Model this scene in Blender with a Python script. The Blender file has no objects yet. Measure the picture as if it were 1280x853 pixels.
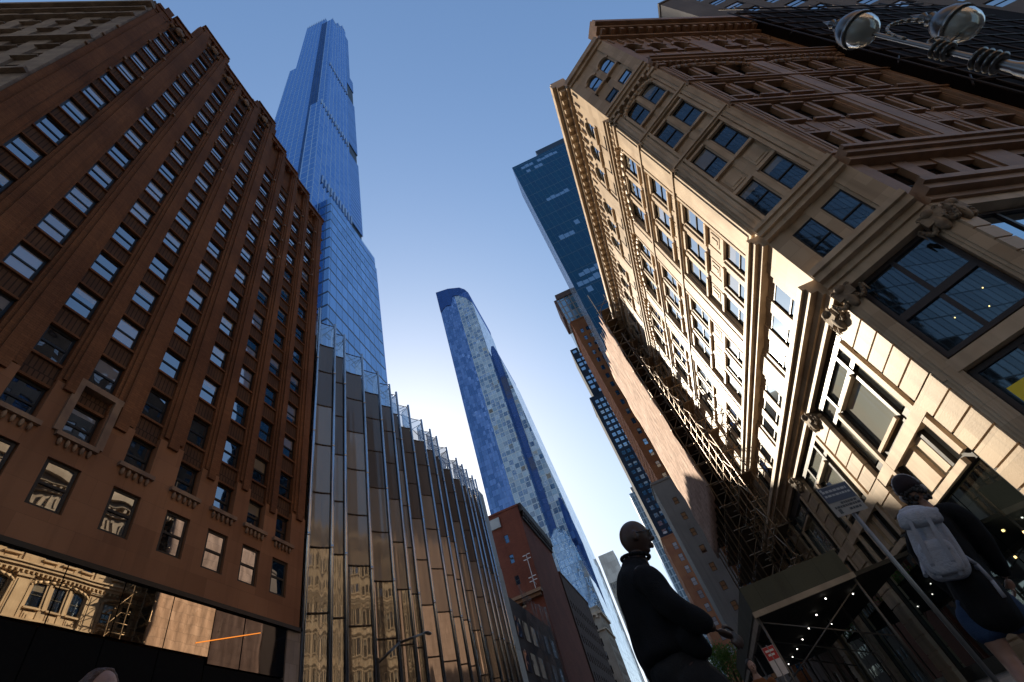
import bpy, bmesh, math, random
import numpy as np
from mathutils import Vector, Matrix

# ------------------------------------------------------------------ camera, sky, sun, exposure
S = bpy.context.scene
COL = S.collection
CAM_H = 0.5
Mw = [[0.9079, -0.4156, -0.0531], [0.3299, 0.6311, 0.7021], [-0.2587, -0.6549, 0.7101]]   # camera axes (right, down, forward) as columns
FPX = 586.7                                    # focal length in pixels of a 1280 px wide picture
cd = bpy.data.cameras.new('camera'); cam = bpy.data.objects.new('camera', cd); COL.objects.link(cam)
cd.sensor_fit = 'HORIZONTAL'; cd.sensor_width = 36.0; cd.lens = FPX / 1280 * 36
cd.clip_start = 0.05; cd.clip_end = 6000
cx = Vector([Mw[i][0] for i in range(3)]).normalized()
cz = -Vector([Mw[i][2] for i in range(3)]).normalized()
cy = cz.cross(cx).normalized(); cx = cy.cross(cz)
cam.matrix_world = Matrix(((cx.x, cy.x, cz.x, 0), (cx.y, cy.y, cz.y, 0), (cx.z, cy.z, cz.z, CAM_H), (0, 0, 0, 1)))
S.camera = cam

SUN_EL = math.radians(28.05); SUN_AZ = math.radians(26.3)      # azimuth measured from +Y (along the street) towards -X (left)
sd = Vector((-math.sin(SUN_AZ) * math.cos(SUN_EL), math.cos(SUN_AZ) * math.cos(SUN_EL), math.sin(SUN_EL)))
W = bpy.data.worlds.new('World'); S.world = W; W.use_nodes = True
wn = W.node_tree; bg = wn.nodes['Background']
sky = wn.nodes.new('ShaderNodeTexSky'); sky.sky_type = 'NISHITA'; sky.sun_disc = False
sky.sun_elevation = SUN_EL; sky.sun_rotation = -SUN_AZ
sky.altitude = 0; sky.air_density = 1.0; sky.dust_density = 1.0; sky.ozone_density = 6.0
# soft shoulder so that the sky near the sun keeps its blue, as in the photograph
k1 = wn.nodes.new('ShaderNodeVectorMath'); k1.operation = 'MULTIPLY_ADD'; k1.inputs[1].default_value = (0.15,) * 3; k1.inputs[2].default_value = (1, 1, 1)
k2 = wn.nodes.new('ShaderNodeVectorMath'); k2.operation = 'DIVIDE'
wn.links.new(sky.outputs[0], k1.inputs[0]); wn.links.new(sky.outputs[0], k2.inputs[0]); wn.links.new(k1.outputs[0], k2.inputs[1])
wn.links.new(k2.outputs[0], bg.inputs[0]); bg.inputs[1].default_value = 0.15
sl = bpy.data.lights.new('sun', 'SUN'); sun = bpy.data.objects.new('sun', sl); COL.objects.link(sun)
sl.energy = 5.0; sl.angle = math.radians(0.53); sl.color = (1.0, 0.88, 0.70)
sun.rotation_euler = sd.to_track_quat('Z', 'Y').to_euler()
sun.location = (-60, 120, 90)
S.view_settings.view_transform = 'Standard'; S.view_settings.look = 'None'
S.view_settings.exposure = 1.15; S.view_settings.gamma = 1.0; S.view_settings.use_curve_mapping = False
try:
    S.cycles.max_bounces = 8; S.cycles.glossy_bounces = 5; S.cycles.diffuse_bounces = 4
    S.cycles.sample_clamp_indirect = 8; S.cycles.use_denoising = True
except Exception:
    pass
RNG = random.Random(57)

# ------------------------------------------------------------------ materials
def new_mat(name):
    m = bpy.data.materials.new(name); m.use_nodes = True
    nt = m.node_tree; nt.nodes.clear()
    out = nt.nodes.new('ShaderNodeOutputMaterial')
    return m, nt, out

def N(nt, typ, **kw):
    n = nt.nodes.new(typ)
    for k, v in kw.items(): setattr(n, k, v)
    return n

def mixcol(nt, a, b, fac, mode='MIX'):
    n = nt.nodes.new('ShaderNodeMix'); n.data_type = 'RGBA'; n.blend_type = mode
    for sock, val in ((n.inputs[0], fac), (n.inputs[6], a), (n.inputs[7], b)):
        if hasattr(val, 'links') or isinstance(val, bpy.types.NodeSocket): nt.links.new(val, sock)
        else: sock.default_value = val if not isinstance(val, (tuple, list)) else (*val[:3], 1)
    return n.outputs[2]

def surf(name, col, col2=None, scale=0.6, rough=0.8, bump=0.15, bscale=18.0, joints=None, joint_dark=0.55, streak=0.35,
         spec=0.4, metal=0.0, coat=0.0):
    """stone / brick / painted surface with mottling, rain streaks and optional block joints (w, h, gap)"""
    m, nt, out = new_mat(name); L = nt.links
    p = N(nt, 'ShaderNodeBsdfPrincipled'); L.new(p.outputs[0], out.inputs[0])
    p.inputs['Roughness'].default_value = rough; p.inputs['Metallic'].default_value = metal
    p.inputs['Specular IOR Level'].default_value = spec; p.inputs['Coat Weight'].default_value = coat
    tc = N(nt, 'ShaderNodeTexCoord')
    col2 = col2 or tuple(c * 0.72 for c in col)
    n1 = N(nt, 'ShaderNodeTexNoise'); n1.inputs['Scale'].default_value = scale; n1.inputs['Detail'].default_value = 6
    L.new(tc.outputs['Object'], n1.inputs['Vector'])
    r1 = N(nt, 'ShaderNodeMapRange'); r1.inputs[1].default_value = 0.34; r1.inputs[2].default_value = 0.68
    L.new(n1.outputs[0], r1.inputs[0])
    c = mixcol(nt, col, col2, r1.outputs[0])
    if streak:
        mp = N(nt, 'ShaderNodeMapping'); mp.inputs['Scale'].default_value = (2.2, 2.2, 0.12)
        L.new(tc.outputs['Object'], mp.inputs[0])
        n2 = N(nt, 'ShaderNodeTexNoise'); n2.inputs['Scale'].default_value = 1.0; n2.inputs['Detail'].default_value = 5
        L.new(mp.outputs[0], n2.inputs['Vector'])
        r2 = N(nt, 'ShaderNodeMapRange'); r2.inputs[1].default_value = 0.5; r2.inputs[2].default_value = 0.75
        r2.inputs[3].default_value = 0.0; r2.inputs[4].default_value = streak
        L.new(n2.outputs[0], r2.inputs[0])
        c = mixcol(nt, c, tuple(x * 0.45 for x in col), r2.outputs[0])
    n3 = N(nt, 'ShaderNodeTexNoise'); n3.inputs['Scale'].default_value = bscale; n3.inputs['Detail'].default_value = 3
    L.new(tc.outputs['Object'], n3.inputs['Vector'])
    h = n3.outputs[0]
    if joints:
        w, hh, gap = joints
        bt = N(nt, 'ShaderNodeTexBrick'); bt.inputs['Scale'].default_value = 1.0
        bt.inputs['Brick Width'].default_value = w; bt.inputs['Row Height'].default_value = hh
        bt.inputs['Mortar Size'].default_value = gap; bt.inputs['Mortar Smooth'].default_value = 0.2
        bt.inputs['Color1'].default_value = (1, 1, 1, 1); bt.inputs['Color2'].default_value = (0.78, 0.76, 0.74, 1)
        bt.inputs['Mortar'].default_value = (joint_dark, joint_dark, joint_dark, 1)
        L.new(tc.outputs['UV'], bt.inputs['Vector'])
        c = mixcol(nt, c, bt.outputs[0], 1.0, 'MULTIPLY')
    L.new(c, p.inputs['Base Color'])
    if bump:
        b = N(nt, 'ShaderNodeBump'); b.inputs['Strength'].default_value = bump; b.inputs['Distance'].default_value = 0.03
        L.new(h, b.inputs['Height']); L.new(b.outputs[0], p.inputs['Normal'])
    return m

def plain(name, col, rough=0.5, metal=0.0, spec=0.5, emit=None, estr=1.0):
    m, nt, out = new_mat(name); L = nt.links
    p = N(nt, 'ShaderNodeBsdfPrincipled'); L.new(p.outputs[0], out.inputs[0])
    tc = N(nt, 'ShaderNodeTexCoord'); n1 = N(nt, 'ShaderNodeTexNoise'); n1.inputs['Scale'].default_value = 6; n1.inputs['Detail'].default_value = 4
    L.new(tc.outputs['Object'], n1.inputs['Vector'])
    L.new(mixcol(nt, col, tuple(c * 0.7 for c in col), n1.outputs[0]), p.inputs['Base Color'])
    r = N(nt, 'ShaderNodeMapRange'); r.inputs[3].default_value = max(0.02, rough - 0.1); r.inputs[4].default_value = min(1, rough + 0.1)
    L.new(n1.outputs[0], r.inputs[0]); L.new(r.outputs[0], p.inputs['Roughness'])
    p.inputs['Metallic'].default_value = metal; p.inputs['Specular IOR Level'].default_value = spec
    if emit:
        p.inputs['Emission Color'].default_value = (*emit, 1); p.inputs['Emission Strength'].default_value = estr
    return m

def glass(name, base, tint=(1, 1, 1), refl0=0.12, refl1=0.9, rough=0.03, wave=0.02, wscale=0.5, rand=0.25, haze=0.0, haze_rough=0.25):
    """window pane: dark room or blind behind, mirror-like front whose strength grows at grazing angles"""
    m, nt, out = new_mat(name); L = nt.links
    d = N(nt, 'ShaderNodeBsdfDiffuse'); g = N(nt, 'ShaderNodeBsdfGlossy'); mx = N(nt, 'ShaderNodeMixShader')
    tc = N(nt, 'ShaderNodeTexCoord'); oi = N(nt, 'ShaderNodeObjectInfo')
    c = mixcol(nt, base, tuple(x * (1 - rand) for x in base), oi.outputs['Random'])
    L.new(c, d.inputs[0]); g.inputs[0].default_value = (*tint, 1); g.inputs[1].default_value = rough
    gl = g.outputs[0]
    if haze:
        g2 = N(nt, 'ShaderNodeBsdfGlossy'); g2.inputs[0].default_value = (*tint, 1); g2.inputs[1].default_value = haze_rough
        gm = N(nt, 'ShaderNodeMixShader'); gm.inputs[0].default_value = haze; L.new(g.outputs[0], gm.inputs[1]); L.new(g2.outputs[0], gm.inputs[2]); gl = gm.outputs[0]
    lw = N(nt, 'ShaderNodeLayerWeight'); lw.inputs[0].default_value = 0.35
    r = N(nt, 'ShaderNodeMapRange'); r.inputs[3].default_value = refl0; r.inputs[4].default_value = refl1
    pw = N(nt, 'ShaderNodeMath', operation='POWER'); pw.inputs[1].default_value = 1.4
    L.new(lw.outputs['Facing'], pw.inputs[0]); L.new(pw.outputs[0], r.inputs[0]); L.new(r.outputs[0], mx.inputs[0])
    L.new(d.outputs[0], mx.inputs[1]); L.new(gl, mx.inputs[2]); L.new(mx.outputs[0], out.inputs[0])
    if wave:
        n = N(nt, 'ShaderNodeTexNoise'); n.inputs['Scale'].default_value = wscale; n.inputs['Detail'].default_value = 1
        va = N(nt, 'ShaderNodeVectorMath', operation='ADD'); L.new(tc.outputs['Object'], va.inputs[0]); L.new(oi.outputs['Location'], va.inputs[1])
        L.new(va.outputs[0], n.inputs['Vector'])
        b = N(nt, 'ShaderNodeBump'); b.inputs['Strength'].default_value = 1.0; b.inputs['Distance'].default_value = wave
        L.new(n.outputs[0], b.inputs['Height']); L.new(b.outputs[0], g.inputs['Normal'])
    return m

def curtain(name, c1, c2, mull, w, h, gap=0.06, tint=(0.7, 0.85, 1), refl=(0.3, 0.9), rough=0.04, wave=0.25, tilt=0.03,
            offset=0.0, bandh=None, band_col=(0.02, 0.025, 0.03), t2=None, contrast=1.0):
    """curtain wall: panes on a w x h grid, each with its own colour and a slight tilt, thin mullions, optional floor bands"""
    m, nt, out = new_mat(name); L = nt.links
    tc = N(nt, 'ShaderNodeTexCoord')
    bt = N(nt, 'ShaderNodeTexBrick'); bt.offset = offset; bt.inputs['Scale'].default_value = 1.0
    bt.inputs['Brick Width'].default_value = w; bt.inputs['Row Height'].default_value = h
    bt.inputs['Mortar Size'].default_value = gap; bt.inputs['Mortar Smooth'].default_value = 0.0; bt.inputs['Bias'].default_value = 0
    bt.inputs['Color1'].default_value = (0, 0, 0, 1); bt.inputs['Color2'].default_value = (1, 1, 1, 1); bt.inputs['Mortar'].default_value = (0, 0, 0, 1)
    L.new(tc.outputs['UV'], bt.inputs['Vector'])
    rr = N(nt, 'ShaderNodeMapRange'); rr.inputs[1].default_value = 0.5 - 0.5 / contrast; rr.inputs[2].default_value = 0.5 + 0.5 / contrast; L.new(bt.outputs[0], rr.inputs[0])
    rnd = rr.outputs[0]
    c = mixcol(nt, c1, c2, rnd)
    d = N(nt, 'ShaderNodeBsdfDiffuse'); g = N(nt, 'ShaderNodeBsdfGlossy'); g.inputs[1].default_value = rough
    L.new(c, d.inputs[0])
    L.new(mixcol(nt, tint, t2 or tuple(x * 0.75 for x in tint), rnd), g.inputs[0])
    lw = N(nt, 'ShaderNodeLayerWeight'); lw.inputs[0].default_value = 0.4
    r = N(nt, 'ShaderNodeMapRange'); r.inputs[3].default_value = refl[0]; r.inputs[4].default_value = refl[1]
    L.new(lw.outputs['Facing'], r.inputs[0])
    mx = N(nt, 'ShaderNodeMixShader'); L.new(r.outputs[0], mx.inputs[0]); L.new(d.outputs[0], mx.inputs[1]); L.new(g.outputs[0], mx.inputs[2])
    # tilt per pane + slow ripple
    geo = N(nt, 'ShaderNodeNewGeometry')
    wn_ = N(nt, 'ShaderNodeTexWhiteNoise', noise_dimensions='1D'); L.new(rnd, wn_.inputs['W'])
    sub = N(nt, 'ShaderNodeVectorMath', operation='SUBTRACT'); sub.inputs[1].default_value = (0.5, 0.5, 0.5); L.new(wn_.outputs['Color'], sub.inputs[0])
    scl = N(nt, 'ShaderNodeVectorMath', operation='SCALE'); scl.inputs['Scale'].default_value = tilt; L.new(sub.outputs[0], scl.inputs[0])
    add = N(nt, 'ShaderNodeVectorMath', operation='ADD'); L.new(geo.outputs['Normal'], add.inputs[0]); L.new(scl.outputs[0], add.inputs[1])
    nrm = N(nt, 'ShaderNodeVectorMath', operation='NORMALIZE'); L.new(add.outputs[0], nrm.inputs[0])
    n = N(nt, 'ShaderNodeTexNoise'); n.inputs['Scale'].default_value = 0.35; n.inputs['Detail'].default_value = 2; L.new(tc.outputs['Object'], n.inputs['Vector'])
    b = N(nt, 'ShaderNodeBump'); b.inputs['Strength'].default_value = 1; b.inputs['Distance'].default_value = wave * 0.1
    L.new(n.outputs[0], b.inputs['Height']); L.new(nrm.outputs[0], b.inputs['Normal']); L.new(b.outputs[0], g.inputs['Normal'])
    md = N(nt, 'ShaderNodeBsdfPrincipled'); md.inputs['Base Color'].default_value = (*mull, 1); md.inputs['Roughness'].default_value = 0.45
    m2 = N(nt, 'ShaderNodeMixShader'); L.new(bt.outputs['Fac'], m2.inputs[0]); L.new(mx.outputs[0], m2.inputs[1]); L.new(md.outputs[0], m2.inputs[2])
    res = m2.outputs[0]
    if bandh:
        b2 = N(nt, 'ShaderNodeTexBrick'); b2.offset = 0; b2.inputs['Scale'].default_value = 1.0
        b2.inputs['Brick Width'].default_value = 900; b2.inputs['Row Height'].default_value = bandh[0]; b2.inputs['Mortar Size'].default_value = bandh[1]
        b2.inputs['Mortar Smooth'].default_value = 0
        L.new(tc.outputs['UV'], b2.inputs['Vector'])
        bd = N(nt, 'ShaderNodeBsdfPrincipled'); bd.inputs['Base Color'].default_value = (*band_col, 1); bd.inputs['Roughness'].default_value = 0.35
        m3 = N(nt, 'ShaderNodeMixShader'); L.new(b2.outputs['Fac'], m3.inputs[0]); L.new(res, m3.inputs[1]); L.new(bd.outputs[0], m3.inputs[2]); res = m3.outputs[0]
    L.new(res, out.inputs[0])
    return m

def clear_glass(name, tint=(0.8, 0.85, 0.9), trans=0.7, rough=0.02):
    m, nt, out = new_mat(name); L = nt.links
    t = N(nt, 'ShaderNodeBsdfTransparent'); t.inputs[0].default_value = (*tint, 1)
    g = N(nt, 'ShaderNodeBsdfGlossy'); g.inputs[1].default_value = rough
    lw = N(nt, 'ShaderNodeLayerWeight'); lw.inputs[0].default_value = 0.3
    r = N(nt, 'ShaderNodeMapRange'); r.inputs[3].default_value = 1 - trans; r.inputs[4].default_value = 0.9
    L.new(lw.outputs['Facing'], r.inputs[0])
    mx = N(nt, 'ShaderNodeMixShader'); L.new(r.outputs[0], mx.inputs[0]); L.new(t.outputs[0], mx.inputs[1]); L.new(g.outputs[0], mx.inputs[2])
    L.new(mx.outputs[0], out.inputs[0]); return m

# ------------------------------------------------------------------ mesh helpers
class Fr:
    """a facade: origin (x, y), angle of its horizontal axis u; the outward normal is to the right of u"""
    def __init__(s, x, y, ang):
        s.o = Vector((x, y, 0)); s.a = ang
        s.u = Vector((math.cos(ang), math.sin(ang), 0)); s.n = Vector((math.sin(ang), -math.cos(ang), 0))
    def p(s, u, z, d=0.0): return s.o + s.u * u + s.n * d + Vector((0, 0, z))

class MB:
    def __init__(s): s.v = []; s.f = []; s.m = []; s.sm = []
    def poly(s, pts, mi=0, smooth=False):
        i = len(s.v); s.v += [Vector(p) for p in pts]; s.f.append(tuple(range(i, i + len(pts)))); s.m.append(mi); s.sm.append(smooth)
    def hexa(s, c, mi=0):
        i = len(s.v); s.v += [Vector(p) for p in c]
        for q in ((0, 3, 2, 1), (4, 5, 6, 7), (0, 1, 5, 4), (1, 2, 6, 5), (2, 3, 7, 6), (3, 0, 4, 7)):
            s.f.append(tuple(i + k for k in q)); s.m.append(mi); s.sm.append(False)
    def box(s, x0, x1, y0, y1, z0, z1, mi=0):
        s.hexa([(x0, y0, z0), (x1, y0, z0), (x1, y1, z0), (x0, y1, z0), (x0, y0, z1), (x1, y0, z1), (x1, y1, z1), (x0, y1, z1)], mi)
    def fbox(s, fr, u0, u1, z0, z1, d0, d1, mi=0):
        if u0 > u1: u0, u1 = u1, u0
        if d0 > d1: d0, d1 = d1, d0
        P = lambda u, z, d: fr.p(u, z, d)
        s.hexa([P(u0, z0, d1), P(u1, z0, d1), P(u1, z0, d0), P(u0, z0, d0), P(u0, z1, d1), P(u1, z1, d1), P(u1, z1, d0), P(u0, z1, d0)], mi)
    def fprism(s, fr, pts, d0, d1, mi=0):
        """polygon in (u, z) (counter-clockwise seen from outside), extruded from d0 (inner) to d1 (outer)"""
        n = len(pts); i = len(s.v)
        s.v += [fr.p(u, z, d1) for u, z in pts] + [fr.p(u, z, d0) for u, z in pts]
        s.f.append(tuple(range(i, i + n))); s.m.append(mi); s.sm.append(False)
        s.f.append(tuple(reversed(range(i + n, i + 2 * n)))); s.m.append(mi); s.sm.append(False)
        for k in range(n):
            k2 = (k + 1) % n
            s.f.append((i + k2, i + k, i + n + k, i + n + k2)); s.m.append(mi); s.sm.append(False)
    def prism(s, pts, z0, z1, mi=0, top=None):
        """plan polygon (ccw), optional other polygon at the top"""
        n = len(pts); i = len(s.v); top = top or pts
        s.v += [Vector((x, y, z0)) for x, y in pts] + [Vector((x, y, z1)) for x, y in top]
        s.f.append(tuple(reversed(range(i, i + n)))); s.f.append(tuple(range(i + n, i + 2 * n))); s.m += [mi, mi]; s.sm += [False, False]
        for k in range(n):
            k2 = (k + 1) % n
            s.f.append((i + k, i + k2, i + n + k2, i + n + k)); s.m.append(mi); s.sm.append(False)
    def tube(s, a, b, r0, r1=None, n=10, mi=0, cap=True):
        a = Vector(a); b = Vector(b); r1 = r0 if r1 is None else r1
        w = (b - a).normalized(); t = w.orthogonal().normalized(); q = w.cross(t)
        i = len(s.v)
        for c, r in ((a, r0), (b, r1)):
            for k in range(n):
                an = 2 * math.pi * k / n; s.v.append(c + (t * math.cos(an) + q * math.sin(an)) * r)
        for k in range(n):
            k2 = (k + 1) % n; s.f.append((i + k, i + k2, i + n + k2, i + n + k)); s.m.append(mi); s.sm.append(True)
        if cap:
            s.f.append(tuple(reversed(range(i, i + n)))); s.f.append(tuple(range(i + n, i + 2 * n))); s.m += [mi, mi]; s.sm += [False, False]
    def path(s, pts, r, n=8, mi=0):
        for a, b in zip(pts[:-1], pts[1:]): s.tube(a, b, r, n=n, mi=mi)
    def lathe(s, base, axis, prof, n=20, mi=0):
        """prof: (distance along axis, radius)"""
        base = Vector(base); w = Vector(axis).normalized(); t = w.orthogonal().normalized(); q = w.cross(t); i = len(s.v)
        for h, r in prof:
            for k in range(n):
                an = 2 * math.pi * k / n; s.v.append(base + w * h + (t * math.cos(an) + q * math.sin(an)) * r)
        for j in range(len(prof) - 1):
            for k in range(n):
                k2 = (k + 1) % n
                s.f.append((i + j * n + k, i + j * n + k2, i + (j + 1) * n + k2, i + (j + 1) * n + k)); s.m.append(mi); s.sm.append(True)
    def blob(s, c, r, seed=0, mi=0, n=8, amp=0.25):
        """lumpy ball (carved ornament)"""
        rg = random.Random(seed); c = Vector(c); rx, ry, rz = r if isinstance(r, (tuple, list)) else (r, r, r); i = len(s.v)
        m = n
        for j in range(n + 1):
            th = math.pi * j / n
            for k in range(m):
                ph = 2 * math.pi * k / m; f = 1 + rg.uniform(-amp, amp)
                s.v.append(c + Vector((rx * math.sin(th) * math.cos(ph) * f, ry * math.sin(th) * math.sin(ph) * f, rz * math.cos(th) * f)))
        for j in range(n):
            for k in range(m):
                k2 = (k + 1) % m
                s.f.append((i + j * m + k, i + (j + 1) * m + k, i + (j + 1) * m + k2, i + j * m + k2)); s.m.append(mi); s.sm.append(True)
    def pieces(s):
        """groups of faces that stand apart from each other"""
        if not s.f: return None
        nv = len(s.v); lab = np.arange(nv)
        start = []; cur = 0; isl = np.zeros(len(s.f), int); top = -1; k = -1
        for i, f in enumerate(s.f):                 # primitives are stored one after the other
            if min(f) > top: k += 1; start.append(min(f))
            isl[i] = k; top = max(top, max(f))
        k += 1
        if k < 2 or k > 700: return None
        V = np.array([tuple(v) for v in s.v]); start.append(nv)
        lo = np.array([V[start[i]:start[i+1]].min(0) for i in range(k)]); hi = np.array([V[start[i]:start[i+1]].max(0) for i in range(k)])
        size = (hi - lo).max(1)
        gap = np.maximum(0, np.maximum(lo[:, None] - hi[None], lo[None] - hi[:, None]))
        near = np.sqrt((gap ** 2).sum(2)) <= np.maximum(0.02, 0.5 * np.maximum(size[:, None], size[None]))
        grp = -np.ones(k, int); g = 0
        for i in range(k):
            if grp[i] >= 0: continue
            st = [i]; grp[i] = g
            while st:
                a = st.pop()
                for b_ in np.nonzero(near[a] & (grp < 0))[0]: grp[b_] = g; st.append(b_)
            g += 1
        return (g, grp[isl]) if g > 1 else None
    def build(s, name, mats, parent=None, label=None, bevel=0, split=True):
        got = s.pieces() if (split and parent is not None) else None
        if got and got[0] <= 90:
            o = None
            for g in range(got[0]):
                q = MB(); mp = {}
                for i in np.nonzero(got[1] == g)[0]:
                    f = s.f[i]
                    for vi in f:
                        if vi not in mp: mp[vi] = len(q.v); q.v.append(s.v[vi])
                    q.f.append(tuple(mp[vi] for vi in f)); q.m.append(s.m[i]); q.sm.append(s.sm[i])
                o = q.build(name, mats, parent, label, bevel, False)
            return o
        me = bpy.data.meshes.new(name)
        off = parent_loc(parent)
        me.from_pydata([tuple(v - off) for v in s.v], [], s.f)
        for mt in (mats if isinstance(mats, (list, tuple)) else [mats]): me.materials.append(mt)
        me.polygons.foreach_set('material_index', s.m); me.polygons.foreach_set('use_smooth', s.sm)
        uvl = me.uv_layers.new(name='UVMap')
        for pl in me.polygons:
            nn = pl.normal
            if abs(nn.z) > 0.8: fx = lambda c: (c.x, c.y)
            else:
                t = Vector((-nn.y, nn.x, 0)).normalized(); fx = lambda c, t=t: (c.dot(t), c.z)
            for li in pl.loop_indices:
                uvl.data[li].uv = fx(s.v[me.loops[li].vertex_index])
        o = bpy.data.objects.new(name, me); COL.objects.link(o)
        if parent: o.parent = parent
        if label: o['label'] = label
        if bevel:
            b = o.modifiers.new('bevel', 'BEVEL'); b.width = bevel; b.segments = 2; b.limit_method = 'ANGLE'
        return o

def parent_loc(p):
    v = Vector((0, 0, 0))
    while p is not None: v = v + Vector(p.location); p = p.parent
    return v

def thing(name, loc, label, cat, group=None):
    o = bpy.data.objects.new(name, None); COL.objects.link(o); o.location = loc; o.empty_display_size = 0.3
    return tag(o, label, cat, group)
def tag(o, label, cat, group=None):
    o['label'] = label; o['category'] = cat
    if group: o['group'] = group
    return o
def structure(o):
    o['kind'] = 'structure'; return o
def inst(name, mesh, parent, loc, rz=0):
    o = bpy.data.objects.new(name, mesh); COL.objects.link(o); o.parent = parent
    o.location = Vector(loc) - parent_loc(parent) if rz is not None else loc
    if rz: o.rotation_euler = (0, 0, rz)
    return o

def proj(p):
    q = [p[0], p[1], p[2] - CAM_H]
    c = [sum(Mw[i][j] * q[i] for i in range(3)) for j in range(3)]
    if c[2] < 0.05: return None
    return (c[0] / c[2] * FPX + 640, c[1] / c[2] * FPX + 426.5)
def seen_size(pts):
    q = [proj(p) for p in pts]
    if any(a is None for a in q): return 0
    cxm = sum(a[0] for a in q) / len(q); cym = sum(a[1] for a in q) / len(q)
    ar = abs(sum(q[i][0] * q[(i + 1) % len(q)][1] - q[(i + 1) % len(q)][0] * q[i][1] for i in range(len(q)))) / 2
    return ar if (-20 < cxm < 1300 and -20 < cym < 873) else ar * 1e-4

# ------------------------------------------------------------------ double-hung windows, shared meshes
_wm = {}
def wmesh(key, fn, mats):
    if key not in _wm:
        b = MB(); fn(b); o = b.build(key[0], mats); me = o.data; bpy.data.objects.remove(o); _wm[key] = me
    return _wm[key]
def frame_parts(b, w, h, fw, mi=0, F=None):
    """frame and meeting rail of a sash window; F maps (u, z, d)"""
    f = F or Fr(0, 0, 0)
    b.fbox(f, -w/2, -w/2 + fw, 0, h, -0.06, 0.05, mi); b.fbox(f, w/2 - fw, w/2, 0, h, -0.06, 0.05, mi)
    b.fbox(f, -w/2 + fw, w/2 - fw, 0, fw, -0.06, 0.047, mi); b.fbox(f, -w/2 + fw, w/2 - fw, h - fw, h, -0.06, 0.047, mi)
    b.fbox(f, -w/2 + fw, w/2 - fw, h * 0.5 - fw * 0.45, h * 0.5 + fw * 0.45, -0.06, 0.043, mi)
def sash(b, F, u0, u1, z0, z1, d0, d1, frac, mi_top=0, mi_low=1):
    """one pane, its upper part covered by a blind"""
    zc = z1 - (z1 - z0) * frac
    if frac > 0.02: b.fbox(F, u0, u1, zc if frac < 0.98 else z0, z1, d0, d1, mi_top)
    if frac < 0.98: b.fbox(F, u0, u1, z0, zc - 0.001 if frac > 0.02 else z1, d0, d1 - 0.002, mi_low)
def split_sash(t):
    """a pane is a material, or (blind, glass, part covered)"""
    return t if isinstance(t, tuple) else (t, t, 0.0)
class Windows:
    """collects the windows of one building; the largest in view become parts, the rest one part"""
    def __init__(s, root, frame_mat, fw=0.09, limit=96): s.root = root; s.fm = frame_mat; s.l = []; s.fw = fw; s.limit = limit
    def add(s, fr, u, z, w, h, d, up, lo): s.l.append((fr, u, z, w, h, d, up, lo))
    def build(s):
        key = lambda t: -seen_size([t[0].p(t[1] - t[3]/2, t[2], t[5]), t[0].p(t[1] + t[3]/2, t[2], t[5]), t[0].p(t[1] + t[3]/2, t[2] + t[4], t[5]), t[0].p(t[1] - t[3]/2, t[2] + t[4], t[5])])
        s.l.sort(key=key); fw = s.fw
        for fr, u, z, w, h, d, up, lo in s.l[:s.limit]:
            wk = (round(w, 2), round(h, 2), round(fw, 3))
            fmesh = wmesh(('window',) + wk + (s.fm.name,), lambda b: frame_parts(b, w, h, fw), s.fm)
            o = inst('window', fmesh, s.root, fr.p(u, z, d), fr.a)
            (l0, l1, lf), (u0, u1, uf) = split_sash(lo), split_sash(up)
            lm = wmesh(('pane', 'lo', l0.name, l1.name, lf) + wk, lambda b: sash(b, Fr(0, 0, 0), -w/2 + fw, w/2 - fw, fw, h*0.5 - fw*0.45, -0.025, 0.0, lf), [l0, l1])
            um = wmesh(('pane', 'up', u0.name, u1.name, uf) + wk, lambda b: sash(b, Fr(0, 0, 0), -w/2 + fw, w/2 - fw, h*0.5 + fw*0.45, h - fw, 0.0, 0.022, uf), [u0, u1])
            for me in (lm, um):
                c = bpy.data.objects.new('pane', me); COL.objects.link(c); c.parent = o
        rest = s.l[s.limit:]
        if rest:
            b = MB(); mats = [s.fm]
            for fr, u, z, w, h, d, up, lo in rest:
                q = fr.p(u, 0, d); F = Fr(q.x, q.y, fr.a); F.o.z = z
                frame_parts(b, w, h, fw, 0, F)
                (l0, l1, lf), (u0, u1, uf) = split_sash(lo), split_sash(up)
                for mt in (l0, l1, u0, u1):
                    if mt not in mats: mats.append(mt)
                sash(b, F, -w/2 + fw, w/2 - fw, fw, h*0.5 - fw*0.45, -0.025, 0.0, lf, mats.index(l0), mats.index(l1))
                sash(b, F, -w/2 + fw, w/2 - fw, h*0.5 + fw*0.45, h - fw, 0.0, 0.022, uf, mats.index(u0), mats.index(u1))
            o = b.build('window', mats, s.root, split=False); o['kind'] = 'stuff'
# ------------------------------------------------------------------ material set
M_BRICK = surf('brown_brick', (0.255, 0.105, 0.043), (0.15, 0.06, 0.026), 0.2, 0.85, 0.25, 14, (0.42, 0.14, 0.012), 0.6, 0.5, 0.2)
M_SPAN = surf('brown_spandrel', (0.125, 0.06, 0.028), (0.085, 0.04, 0.02), 0.8, 0.8, 0.2, 10, (0.22, 4.0, 0.03), 0.35, 0.3, 0.25)
M_SANDST = surf('brown_sandstone', (0.35, 0.165, 0.082), (0.25, 0.112, 0.056), 0.16, 0.85, 0.15, 20, (2.3, 1.25, 0.012), 0.72, 0.3, 0.25)
M_STONETRIM = surf('weathered_stone_trim', (0.32, 0.20, 0.12), (0.2, 0.12, 0.08), 1.2, 0.85, 0.2, 20)
M_GREYSTONE = surf('soot_grey_stone', (0.30, 0.235, 0.18), (0.19, 0.14, 0.11), 0.7, 0.85, 0.2, 18, (1.1, 0.45, 0.015), 0.6)  # mottled grey stone with block joints for the avenue side
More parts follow.
